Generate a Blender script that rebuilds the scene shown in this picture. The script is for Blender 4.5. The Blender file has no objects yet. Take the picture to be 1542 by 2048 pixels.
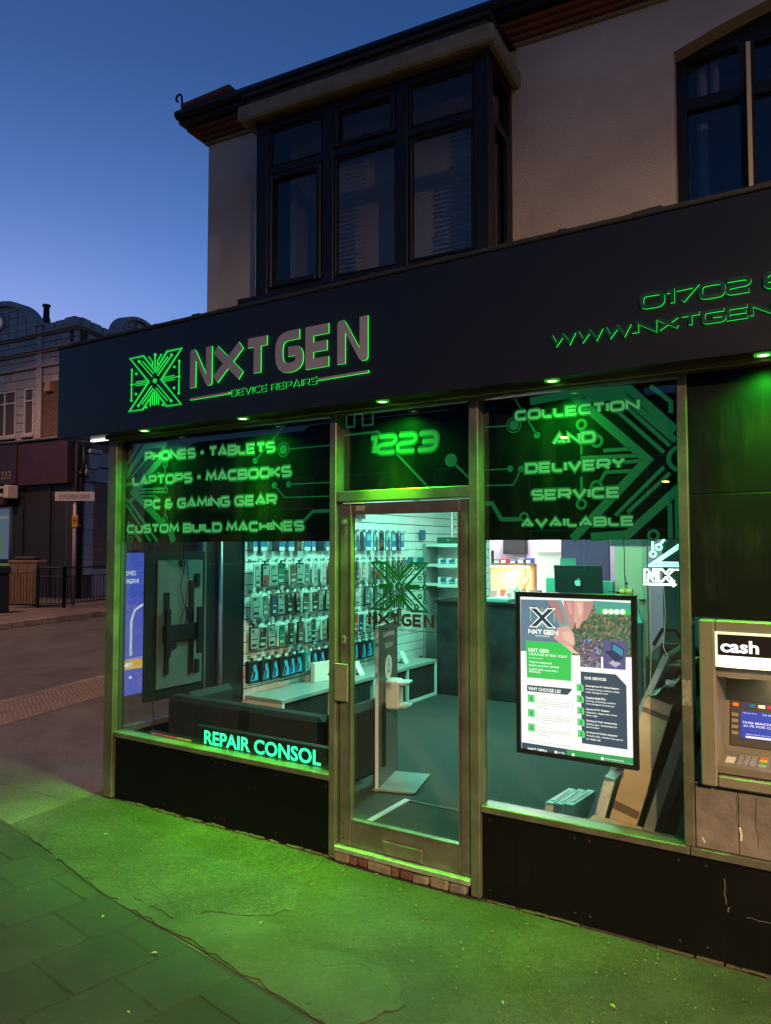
import bpy, bmesh, math, random
from mathutils import Matrix, Vector
random.seed(7)
R = math.radians
D = bpy.data
SC = bpy.context.scene
COL = SC.collection

# brightness of the lamps and the dusk sky
SUN_EL, SUN_ROT, SKY_STR = 2.0, 300, .135
GREEN_W = 165
TEAL, TEAL_W, WHITE_W = (.25, 1, .68), 21, 24
LAMPS = [(9.2, -9.6, 6.2, -.6, .7, 6200, (1, .62, .3), 'street lamp across the main road to the right'),
         (11.0, -2.0, 5.2, -.5, .15, 900, (1, .72, .3), 'street lamp on the near pavement far to the right of the shop'),
         (-3.6, 9.0, 6.4, -1.2, 0, 650, (1, .52, .26), 'unseen street lamp added on the side street behind the shop'),  # added out of sight to warm the far building's side wall
         (-18.2, 4.0, 9.6, .2, 1.0, 1100, (1, .55, .32), 'street lamp at the mouth of the side street'),
         (-5.9, -22.6, 5.3, 0, 1.2, 0, (1, .66, .36), 'street lamp across the main road, nearer the shop'),
         (-2.9, -24.0, 3.75, 0, 1.2, 0, (1, .66, .36), 'street lamp across the main road low lantern, farther right')]

# ------------------------------------------------------------------ camera, sky, exposure
cam_data = D.cameras.new('camera'); cam = D.objects.new('camera', cam_data); COL.objects.link(cam)
cam.location = (2.511, -3.452, 1.75)
cam.rotation_euler = (R(90 + 2.71), 0, R(32.19))
cam_data.sensor_width = 36; cam_data.lens = 26.37
cam_data.clip_start = 0.05; cam_data.clip_end = 2000
SC.camera = cam

w = D.worlds.new('World'); SC.world = w; w.use_nodes = True
wn = w.node_tree.nodes; wl = w.node_tree.links
bg = wn['Background']
sky = wn.new('ShaderNodeTexSky'); sky.sky_type = 'NISHITA'; sky.sun_disc = False
sky.sun_elevation = R(SUN_EL); sky.sun_rotation = R(SUN_ROT); sky.altitude = 20
sky.air_density = 1.0; sky.dust_density = 0.3; sky.ozone_density = 4.5
# dusk: the sky deepens steadily from the horizon to the zenith
tcw = wn.new('ShaderNodeTexCoord'); sxyz = wn.new('ShaderNodeSeparateXYZ'); wl.new(tcw.outputs['Generated'], sxyz.inputs[0])
dusk = wn.new('ShaderNodeValToRGB'); wl.new(sxyz.outputs[2], dusk.inputs[0])
DUSK = [(0, (.8, .62, .72)), (.30, (1, .80, .90)), (.54, (.72, .55, .61)), (1, (.46, .37, .43))]
for i, (ps, c) in enumerate(DUSK):
    el = dusk.color_ramp.elements[i] if i < 2 else dusk.color_ramp.elements.new(ps)
    el.position = ps; el.color = (*c, 1)
mw = wn.new('ShaderNodeMix'); mw.data_type = 'RGBA'; mw.blend_type = 'MULTIPLY'; mw.inputs[0].default_value = 1
wl.new(sky.outputs[0], mw.inputs[6]); wl.new(dusk.outputs[0], mw.inputs[7]); wl.new(mw.outputs[2], bg.inputs[0])
bg.inputs[1].default_value = SKY_STR

sun_d = D.lights.new('sun', 'SUN'); sun_d.energy = 0.02; sun_d.angle = R(12); sun_d.color = (0.75, 0.85, 1)
sun_o = D.objects.new('sun', sun_d); COL.objects.link(sun_o); sun_o.rotation_euler = (R(88), 0, R(240))

SC.view_settings.view_transform = 'Standard'; SC.view_settings.look = 'None'
SC.view_settings.exposure = 1.7; SC.view_settings.gamma = 1.0; SC.view_settings.use_curve_mapping = False
SC.render.engine = 'CYCLES'
SC.cycles.use_denoising = True
SC.cycles.max_bounces = 8; SC.cycles.transparent_max_bounces = 20
SC.cycles.sample_clamp_indirect = 3.0
SC.cycles.caustics_reflective = False; SC.cycles.caustics_refractive = False

# ------------------------------------------------------------------ materials
def base_mat(name):
    m = D.materials.new(name); m.use_nodes = True
    nt = m.node_tree; return m, nt.nodes, nt.links, nt.nodes['Principled BSDF']

def mat(name, col, rough=.6, metal=0., bump=0., bscale=60., var=0., vscale=4., emit=None, es=0., spec=.5, stretch=None):
    m, n, l, p = base_mat(name)
    p.inputs['Base Color'].default_value = (*col, 1); p.inputs['Roughness'].default_value = rough
    p.inputs['Metallic'].default_value = metal; p.inputs['Specular IOR Level'].default_value = spec
    if emit: p.inputs['Emission Color'].default_value = (*emit, 1); p.inputs['Emission Strength'].default_value = es / 3.25
    if var or bump:
        tc = n.new('ShaderNodeTexCoord'); src = tc.outputs['Object']
        if stretch:
            mp = n.new('ShaderNodeMapping'); mp.inputs['Scale'].default_value = stretch; l.new(src, mp.inputs[0]); src = mp.outputs[0]
    if var:
        t = n.new('ShaderNodeTexNoise'); t.inputs['Scale'].default_value = vscale; t.inputs['Detail'].default_value = 6; t.inputs['Roughness'].default_value = .65
        l.new(src, t.inputs[0])
        rp = n.new('ShaderNodeValToRGB'); rp.color_ramp.elements[0].position = .3; rp.color_ramp.elements[1].position = .72
        rp.color_ramp.elements[0].color = (*[c * (1 - var) for c in col], 1); rp.color_ramp.elements[1].color = (*[min(1, c * (1 + var)) for c in col], 1)
        l.new(t.outputs[0], rp.inputs[0]); l.new(rp.outputs[0], p.inputs['Base Color'])
        mr = n.new('ShaderNodeMapRange'); mr.inputs['To Min'].default_value = max(.05, rough - .12); mr.inputs['To Max'].default_value = min(1, rough + .12)
        l.new(t.outputs[0], mr.inputs[0]); l.new(mr.outputs[0], p.inputs['Roughness'])
    if bump:
        t2 = n.new('ShaderNodeTexNoise'); t2.inputs['Scale'].default_value = bscale; t2.inputs['Detail'].default_value = 4
        l.new(src, t2.inputs[0])
        b = n.new('ShaderNodeBump'); b.inputs['Strength'].default_value = bump; b.inputs['Distance'].default_value = .01
        l.new(t2.outputs[0], b.inputs['Height']); l.new(b.outputs[0], p.inputs['Normal'])
    return m

def glow(name, col, s, sampling=True):
    m, n, l, p = base_mat(name)
    p.inputs['Base Color'].default_value = (*[c * .3 for c in col], 1)
    p.inputs['Emission Color'].default_value = (*col, 1); p.inputs['Emission Strength'].default_value = s / 3.25      # strengths are quoted for the exposed picture
    if not sampling: m.cycles.emission_sampling = 'NONE'
    return m

def glass(name, tint=(.93, .97, .95), f0=.045, dirt=.0, rough=.0):
    m, n, l, p = base_mat(name); n.remove(p); out = n['Material Output']
    tr = n.new('ShaderNodeBsdfTransparent'); tr.inputs[0].default_value = (*tint, 1)
    gl = n.new('ShaderNodeBsdfGlossy'); gl.inputs['Roughness'].default_value = rough
    lw = n.new('ShaderNodeLayerWeight'); lw.inputs[0].default_value = .5
    pw = n.new('ShaderNodeMath'); pw.operation = 'POWER'; pw.inputs[1].default_value = 5; l.new(lw.outputs['Facing'], pw.inputs[0])
    ma = n.new('ShaderNodeMath'); ma.operation = 'MULTIPLY_ADD'; ma.inputs[1].default_value = 1 - f0; ma.inputs[2].default_value = f0
    l.new(pw.outputs[0], ma.inputs[0])
    mx = n.new('ShaderNodeMixShader'); l.new(ma.outputs[0], mx.inputs[0]); l.new(tr.outputs[0], mx.inputs[1]); l.new(gl.outputs[0], mx.inputs[2])
    last = mx
    if dirt:
        df = n.new('ShaderNodeBsdfDiffuse'); df.inputs[0].default_value = (.6, .62, .6, 1)
        tc = n.new('ShaderNodeTexCoord'); t = n.new('ShaderNodeTexNoise'); t.inputs['Scale'].default_value = 3; t.inputs['Detail'].default_value = 8
        mp = n.new('ShaderNodeMapping'); mp.inputs['Scale'].default_value = (3, 3, .8); l.new(tc.outputs['Object'], mp.inputs[0]); l.new(mp.outputs[0], t.inputs[0])
        mr = n.new('ShaderNodeMapRange'); mr.inputs['From Min'].default_value = .45; mr.inputs['From Max'].default_value = .8; mr.inputs['To Max'].default_value = dirt
        l.new(t.outputs[0], mr.inputs[0])
        m2 = n.new('ShaderNodeMixShader'); l.new(mr.outputs[0], m2.inputs[0]); l.new(mx.outputs[0], m2.inputs[1]); l.new(df.outputs[0], m2.inputs[2]); last = m2
    l.new(last.outputs[0], out.inputs[0])
    return m

def paving(name, c0, c1, speck=(.4, .38, .33), sp_amt=.5, sscale=160, bump=.5, stain=.45, cracks=0):
    """stone or tarmac: blotches, aggregate specks, pits and worn stains"""
    m, n, l, p = base_mat(name)
    tc = n.new('ShaderNodeTexCoord')
    big = n.new('ShaderNodeTexNoise'); big.inputs['Scale'].default_value = 2.3; big.inputs['Detail'].default_value = 9; big.inputs['Roughness'].default_value = .62; l.new(tc.outputs['Object'], big.inputs[0])
    rp = n.new('ShaderNodeValToRGB'); rp.color_ramp.elements[0].position = .32; rp.color_ramp.elements[1].position = .7
    rp.color_ramp.elements[0].color = (*c0, 1); rp.color_ramp.elements[1].color = (*c1, 1); l.new(big.outputs[0], rp.inputs[0])
    vo = n.new('ShaderNodeTexVoronoi'); vo.inputs['Scale'].default_value = sscale; l.new(tc.outputs['Object'], vo.inputs[0])
    r2 = n.new('ShaderNodeValToRGB'); r2.color_ramp.elements[0].position = .55; r2.color_ramp.elements[0].color = (0, 0, 0, 1); r2.color_ramp.elements[1].position = .95; r2.color_ramp.elements[1].color = (sp_amt,) * 3 + (1,)
    sep = n.new('ShaderNodeSeparateColor'); l.new(vo.outputs['Color'], sep.inputs[0]); l.new(sep.outputs[0], r2.inputs[0])
    mx = n.new('ShaderNodeMix'); mx.data_type = 'RGBA'; l.new(r2.outputs[0], mx.inputs[0]); l.new(rp.outputs[0], mx.inputs[6]); mx.inputs[7].default_value = (*speck, 1)
    fine = n.new('ShaderNodeTexNoise'); fine.inputs['Scale'].default_value = 38; fine.inputs['Detail'].default_value = 6; fine.inputs['Roughness'].default_value = .75; l.new(tc.outputs['Object'], fine.inputs[0])
    r3 = n.new('ShaderNodeValToRGB'); r3.color_ramp.elements[0].position = .3; r3.color_ramp.elements[1].position = .62
    r3.color_ramp.elements[0].color = (1 - stain,) * 3 + (1,); r3.color_ramp.elements[1].color = (1, 1, 1, 1); l.new(fine.outputs[0], r3.inputs[0])
    mu = n.new('ShaderNodeMix'); mu.data_type = 'RGBA'; mu.blend_type = 'MULTIPLY'; mu.inputs[0].default_value = 1; l.new(mx.outputs[2], mu.inputs[6]); l.new(r3.outputs[0], mu.inputs[7])
    st = n.new('ShaderNodeTexNoise'); st.inputs['Scale'].default_value = 1.1; st.inputs['Detail'].default_value = 7; st.inputs['Roughness'].default_value = .6; st.inputs['Distortion'].default_value = .6; l.new(tc.outputs['Object'], st.inputs[0])
    r4 = n.new('ShaderNodeValToRGB'); r4.color_ramp.elements[0].position = .36; r4.color_ramp.elements[1].position = .6; r4.color_ramp.elements[0].color = (.5, .5, .52, 1); r4.color_ramp.elements[1].color = (1.0, 1.0, 1.0, 1); l.new(st.outputs[0], r4.inputs[0])
    gum = n.new('ShaderNodeTexVoronoi'); gum.inputs['Scale'].default_value = 4.2; l.new(tc.outputs['Object'], gum.inputs[0])
    r5 = n.new('ShaderNodeValToRGB'); r5.color_ramp.elements[0].position = .045; r5.color_ramp.elements[1].position = .06; r5.color_ramp.elements[0].color = (.5, .5, .5, 1); r5.color_ramp.elements[1].color = (1, 1, 1, 1); l.new(gum.outputs['Distance'], r5.inputs[0])
    m4 = n.new('ShaderNodeMix'); m4.data_type = 'RGBA'; m4.blend_type = 'MULTIPLY'; m4.inputs[0].default_value = 1; l.new(mu.outputs[2], m4.inputs[6]); l.new(r4.outputs[0], m4.inputs[7])
    m5 = n.new('ShaderNodeMix'); m5.data_type = 'RGBA'; m5.blend_type = 'MULTIPLY'; m5.inputs[0].default_value = 1; l.new(m4.outputs[2], m5.inputs[6]); l.new(r5.outputs[0], m5.inputs[7])
    l.new(m5.outputs[2], p.inputs['Base Color']); p.inputs['Roughness'].default_value = .8
    ad = n.new('ShaderNodeMath'); ad.operation = 'MULTIPLY_ADD'; ad.inputs[1].default_value = .6; l.new(vo.outputs['Distance'], ad.inputs[0]); l.new(fine.outputs[0], ad.inputs[2])
    b = n.new('ShaderNodeBump'); b.inputs['Strength'].default_value = bump; b.inputs['Distance'].default_value = .012; l.new(ad.outputs[0], b.inputs['Height']); l.new(b.outputs[0], p.inputs['Normal'])
    return m

def streaked(name, col, dirt, rough=.35, amt=.5):
    """painted board with rain streaks, scuffs and dust"""
    m, n, l, p = base_mat(name)
    tc = n.new('ShaderNodeTexCoord'); mp = n.new('ShaderNodeMapping'); mp.inputs['Scale'].default_value = (14, 14, 1.2); l.new(tc.outputs['Object'], mp.inputs[0])
    t = n.new('ShaderNodeTexNoise'); t.inputs['Scale'].default_value = 2; t.inputs['Detail'].default_value = 8; l.new(mp.outputs[0], t.inputs[0])
    t2 = n.new('ShaderNodeTexNoise'); t2.inputs['Scale'].default_value = 3; t2.inputs['Detail'].default_value = 7; l.new(tc.outputs['Object'], t2.inputs[0])
    mul = n.new('ShaderNodeMath'); mul.operation = 'MULTIPLY'; l.new(t.outputs[0], mul.inputs[0]); l.new(t2.outputs[0], mul.inputs[1])
    rp = n.new('ShaderNodeValToRGB'); rp.color_ramp.elements[0].position = .26; rp.color_ramp.elements[1].position = .48
    rp.color_ramp.elements[0].color = (0, 0, 0, 1); rp.color_ramp.elements[1].color = (amt,) * 3 + (1,); l.new(mul.outputs[0], rp.inputs[0])
    mx = n.new('ShaderNodeMix'); mx.data_type = 'RGBA'; l.new(rp.outputs[0], mx.inputs[0]); mx.inputs[6].default_value = (*col, 1); mx.inputs[7].default_value = (*dirt, 1)
    l.new(mx.outputs[2], p.inputs['Base Color'])
    p.inputs['Specular IOR Level'].default_value = .16
    mr = n.new('ShaderNodeMapRange'); mr.inputs['To Min'].default_value = rough - .08; mr.inputs['To Max'].default_value = rough + .25; l.new(t2.outputs[0], mr.inputs[0]); l.new(mr.outputs[0], p.inputs['Roughness'])
    return m

def brickwork(name, c1, c2, mortar, axis='XZ', scale=1.0):
    """brick skin for walls too far away for single bricks to be told apart"""
    m, n, l, p = base_mat(name)
    tc = n.new('ShaderNodeTexCoord'); sep = n.new('ShaderNodeSeparateXYZ'); l.new(tc.outputs['Object'], sep.inputs[0])
    cb = n.new('ShaderNodeCombineXYZ')
    ln = n.new('ShaderNodeMath'); ln.operation = 'SUBTRACT'; l.new(sep.outputs[1], ln.inputs[0]); l.new(sep.outputs[0], ln.inputs[1])
    l.new(ln.outputs[0], cb.inputs[0]); l.new(sep.outputs[2], cb.inputs[1])
    br = n.new('ShaderNodeTexBrick'); br.inputs['Scale'].default_value = scale; br.inputs['Brick Width'].default_value = .225; br.inputs['Row Height'].default_value = .075; br.inputs['Mortar Size'].default_value = .009
    br.inputs['Color1'].default_value = (*c1, 1); br.inputs['Color2'].default_value = (*c2, 1); br.inputs['Mortar'].default_value = (*mortar, 1)
    l.new(cb.outputs[0], br.inputs[0]); l.new(br.outputs[0], p.inputs['Base Color']); p.inputs['Roughness'].default_value = .85
    b = n.new('ShaderNodeBump'); b.inputs['Strength'].default_value = .6; b.inputs['Distance'].default_value = .01; b.invert = True; l.new(br.outputs[1], b.inputs['Height']); l.new(b.outputs[0], p.inputs['Normal'])
    return m

def tiled_print(name, cols, scale, es):
    """busy printed picture, lit from behind: patches of the given inks"""
    m, n, l, p = base_mat(name)
    tc = n.new('ShaderNodeTexCoord'); vo = n.new('ShaderNodeTexVoronoi'); vo.distance = 'CHEBYCHEV'; vo.inputs['Scale'].default_value = scale; l.new(tc.outputs['Object'], vo.inputs[0])
    sep = n.new('ShaderNodeSeparateColor'); l.new(vo.outputs['Color'], sep.inputs[0])
    rp = n.new('ShaderNodeValToRGB'); rp.color_ramp.interpolation = 'CONSTANT'
    k = len(cols)
    for i, c in enumerate(cols):
        e = rp.color_ramp.elements[i] if i < 2 else rp.color_ramp.elements.new(i / k)
        e.position = i / k; e.color = (*c, 1)
    l.new(sep.outputs[0], rp.inputs[0]); l.new(rp.outputs[0], p.inputs['Emission Color']); p.inputs['Emission Strength'].default_value = es / 3.25
    p.inputs['Base Color'].default_value = (.1, .1, .1, 1)
    return m

# ------------------------------------------------------------------ mesh builder
X3, Y3, Z3 = Vector((1, 0, 0)), Vector((0, 1, 0)), Vector((0, 0, 1))
def FR(o=(0, 0, 0), u=(1, 0, 0), v=(0, 0, 1)):
    u = Vector(u).normalized(); v = Vector(v).normalized(); return (Vector(o), u, v, u.cross(v))
def front(y): return FR((0, y, 0))                        # facing the street (-Y)

class MB:
    def __init__(s, M=None): s.v = []; s.f = []; s.m = []; s.M = M
    def add(s, vs, fs, mi=0):
        b = len(s.v); s.v += [tuple(v) for v in vs]
        for f in fs: s.f.append([b + i for i in f]); s.m.append(mi)
        return s
    def convex(s, vs, fs, mi=0):
        vs = [Vector(v) for v in vs]; c = sum(vs, Vector()) / len(vs); out = []
        for f in fs:
            fc = sum((vs[i] for i in f), Vector()) / len(f); nn = (vs[f[1]] - vs[f[0]]).cross(vs[f[2]] - vs[f[0]])
            out.append(f if nn.dot(fc - c) >= 0 else f[::-1])
        return s.add(vs, out, mi)
    def obox(s, c, h, ax=X3, ay=Y3, az=Z3, b=0., mi=0):
        c = Vector(c); hx, hy, hz = h; ax, ay, az = Vector(ax).normalized(), Vector(ay).normalized(), Vector(az).normalized()
        P = lambda x, y, z: c + ax * x + ay * y + az * z
        S = [(-1, -1, -1), (1, -1, -1), (1, 1, -1), (-1, 1, -1), (-1, -1, 1), (1, -1, 1), (1, 1, 1), (-1, 1, 1)]
        F = [(0, 3, 2, 1), (4, 5, 6, 7), (0, 1, 5, 4), (1, 2, 6, 5), (2, 3, 7, 6), (3, 0, 4, 7)]
        b = min(b, hx * .9, hy * .9, hz * .9)
        if b <= 0: return s.convex([P(a * hx, q * hy, r * hz) for a, q, r in S], F, mi)
        vs = []
        for a, q, r in S:
            vs += [P(a * hx, q * (hy - b), r * (hz - b)), P(a * (hx - b), q * hy, r * (hz - b)), P(a * (hx - b), q * (hy - b), r * hz)]
        fs = []
        axis = [2, 2, 1, 0, 1, 0]
        for f, k in zip(F, axis): fs.append([3 * i + k for i in f])
        E = [(0, 1), (1, 2), (2, 3), (3, 0), (4, 5), (5, 6), (6, 7), (7, 4), (0, 4), (1, 5), (2, 6), (3, 7)]
        for i, j in E:
            d = [k for k in range(3) if S[i][k] != S[j][k]][0]; o = [k for k in range(3) if k != d]
            fs.append([3 * i + o[0], 3 * j + o[0], 3 * j + o[1], 3 * i + o[1]])
        for i in range(8): fs.append([3 * i, 3 * i + 1, 3 * i + 2])
        return s.convex(vs, fs, mi)
    def box(s, x0, x1, y0, y1, z0, z1, b=0., mi=0):
        return s.obox(((x0 + x1) / 2, (y0 + y1) / 2, (z0 + z1) / 2), (abs(x1 - x0) / 2, abs(y1 - y0) / 2, abs(z1 - z0) / 2), b=b, mi=mi)
    def cyl(s, p0, p1, r0, r1=None, n=12, mi=0):
        p0, p1 = Vector(p0), Vector(p1); r1 = r0 if r1 is None else r1; d = (p1 - p0).normalized()
        a = d.orthogonal().normalized(); b_ = d.cross(a); vs = []
        for i in range(n):
            t = 2 * math.pi * i / n; q = a * math.cos(t) + b_ * math.sin(t); vs += [p0 + q * r0, p1 + q * r1]
        fs = [[2 * i, 2 * ((i + 1) % n), 2 * ((i + 1) % n) + 1, 2 * i + 1] for i in range(n)]
        fs += [[2 * i for i in range(n)][::-1], [2 * i + 1 for i in range(n)]]
        return s.add(vs, fs, mi)
    def tube(s, pts, r, n=6, mi=0):
        pts = [Vector(p) for p in pts]; rings = []; up = None
        for i, p in enumerate(pts):
            d = (pts[min(i + 1, len(pts) - 1)] - pts[max(i - 1, 0)]).normalized()
            if up is None: up = d.orthogonal().normalized()
            up = (up - d * up.dot(d)).normalized(); bb = d.cross(up)
            rr = r[i] if isinstance(r, (list, tuple)) else r
            rings.append([p + (up * math.cos(2 * math.pi * k / n) + bb * math.sin(2 * math.pi * k / n)) * rr for k in range(n)])
        vs = [q for g in rings for q in g]; fs = []
        for i in range(len(pts) - 1):
            for k in range(n): fs.append([i * n + k, i * n + (k + 1) % n, (i + 1) * n + (k + 1) % n, (i + 1) * n + k])
        fs += [list(range(n))[::-1], [(len(pts) - 1) * n + k for k in range(n)]]
        return s.add(vs, fs, mi)
    def poly(s, pts, F, h0=0., h1=0., mi=0, mside=None):
        """flat outline (u,v) on frame F, raised from h0 to h1"""
        o, u, v, nn = F; A = sum(pts[i][0] * pts[(i + 1) % len(pts)][1] - pts[(i + 1) % len(pts)][0] * pts[i][1] for i in range(len(pts)))
        if A < 0: pts = pts[::-1]
        n = len(pts); top = [o + u * a + v * b + nn * h1 for a, b in pts]
        s.add(top, [list(range(n))], mi)
        if h1 != h0:
            bot = [o + u * a + v * b + nn * h0 for a, b in pts]
            s.add(top + bot, [[i, n + i, n + (i + 1) % n, (i + 1) % n] for i in range(n)], mi if mside is None else mside)
            s.add(bot, [list(range(n))[::-1]], mi if mside is None else mside)
        return s
    def disc(s, c, r, F, h0=0., h1=0., n=16, mi=0, mside=None, hole=0.):
        if not hole: return s.poly([(c[0] + r * math.cos(2 * math.pi * i / n), c[1] + r * math.sin(2 * math.pi * i / n)) for i in range(n)], F, h0, h1, mi, mside)
        pts = [(c[0] + (r + hole) / 2 * math.cos(2 * math.pi * i / n), c[1] + (r + hole) / 2 * math.sin(2 * math.pi * i / n)) for i in range(n)]
        return s.stroke(pts, r - hole, F, h0, h1, True, mi, mside)
    def stroke(s, pts, wd, F, h0=0., h1=0., closed=False, mi=0, mside=None):
        pts = [Vector((p[0], p[1])) for p in pts]; n = len(pts); L = []; Rr = []
        for i, p in enumerate(pts):
            a = pts[(i - 1) % n] if (closed or i > 0) else None; c = pts[(i + 1) % n] if (closed or i < n - 1) else None
            d1 = (p - a).normalized() if a is not None else None; d2 = (c - p).normalized() if c is not None else None
            if d1 is None: d1 = d2
            if d2 is None: d2 = d1
            n1 = Vector((-d1.y, d1.x)); n2 = Vector((-d2.y, d2.x)); mm = n1 + n2
            if mm.length < 1e-4: mm = n1
            mm.normalize(); k = 1 / max(.62, mm.dot(n1))
            L.append(p + mm * wd / 2 * k); Rr.append(p - mm * wd / 2 * k)
        o, u, v, nn = F; W = lambda q, h: o + u * q.x + v * q.y + nn * h
        vs = [W(q, h1) for q in L] + [W(q, h1) for q in Rr]; fs = []; m = n if closed else n - 1
        for i in range(m):
            j = (i + 1) % n; fs.append([i, n + i, n + j, j])
        s.add(vs, fs, mi)
        if h1 != h0:
            ms = mi if mside is None else mside
            vb = vs + [W(q, h0) for q in L] + [W(q, h0) for q in Rr]; fs = []
            for i in range(m):
                j = (i + 1) % n
                fs.append([i, j, 2 * n + j, 2 * n + i]); fs.append([n + j, n + i, 3 * n + i, 3 * n + j])
            if not closed:
                fs.append([0, 2 * n, 3 * n, n]); fs.append([n - 1, 2 * n - 1, 4 * n - 1, 3 * n - 1])
            s.add(vb, fs, ms)
        return s
    def build(s, name, mats, parent=None, smooth=False, label=None, kind=None, cat=None, group=None):
        me = D.meshes.new(name); me.from_pydata(s.v, [], s.f)
        if s.M is not None: me.transform(s.M)
        for m in (mats if isinstance(mats, (list, tuple)) else [mats]): me.materials.append(m)
        if any(s.m): me.polygons.foreach_set('material_index', s.m)
        if smooth: me.polygons.foreach_set('use_smooth', [True] * len(me.polygons))
        me.update()
        ob = D.objects.new(name, me); COL.objects.link(ob)
        if parent is not None: attach(ob, parent)
        tag(ob, label, cat, group, kind)
        return ob

def attach(ob, parent):
    ob.parent = parent; ob.matrix_parent_inverse = Matrix.Translation(-world_loc(parent))
def world_loc(o):
    return Vector(o.location) if o.type == 'EMPTY' else Vector((0, 0, 0))
def tag(o, label=None, cat=None, group=None, kind=None):
    if label: o['label'] = label
    if cat: o['category'] = cat
    if group: o['group'] = group
    if kind: o['kind'] = kind
    return o
def thing(name, label, cat, loc=(0, 0, 0), group=None):
    o = D.objects.new(name, None); COL.objects.link(o); o.location = loc; o.empty_display_size = .1
    return tag(o, label, cat, group)
def lamp(name, typ, loc, energy, col, parent=None, rot=(0, 0, 0), **kw):
    d = D.lights.new(name, typ); d.energy = energy; d.color = col
    for k, v in kw.items(): setattr(d, k, v)
    o = D.objects.new(name, d); COL.objects.link(o); o.location = loc; o.rotation_euler = rot
    if parent is not None: attach(o, parent)
    return o

# plain sans lettering as mesh ---------------------------------------------------------
_cache = {}
def sans(text, bold=0., extrude=0.):
    k = (text, bold)
    if k not in _cache:
        c = D.curves.new('lettering', 'FONT'); c.body = text; c.size = 1; c.offset = bold; c.resolution_u = 3
        o = D.objects.new('lettering', c); me = D.meshes.new_from_object(o)
        vs = [tuple(v.co) for v in me.vertices]; fs = [list(p.vertices) for p in me.polygons]
        D.objects.remove(o); D.curves.remove(c); D.meshes.remove(me)
        x0 = min(v[0] for v in vs); x1 = max(v[0] for v in vs); y0 = min(v[1] for v in vs); y1 = max(v[1] for v in vs)
        _cache[k] = ([((v[0] - x0) / (x1 - x0), (v[1] - y0) / (y1 - y0)) for v in vs], fs, (x1 - x0) / (y1 - y0))
    return _cache[k]
def write(mb, text, F, u0, v0, width, height=None, h=0., bold=0., mi=0, mirror=False):
    vs, fs, asp = sans(text, bold); height = height or width / asp; o, u, v, nn = F
    pts = [o + u * (u0 + (1 - a if mirror else a) * width) + v * (v0 + b * height) + nn * h for a, b in vs]
    # keep the faces turned towards the frame's normal
    f0 = fs[0]; q = (pts[f0[1]] - pts[f0[0]]).cross(pts[f0[2]] - pts[f0[0]])
    if q.dot(nn) < 0: fs = [f[::-1] for f in fs]
    mb.add(pts, fs, mi)

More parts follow.
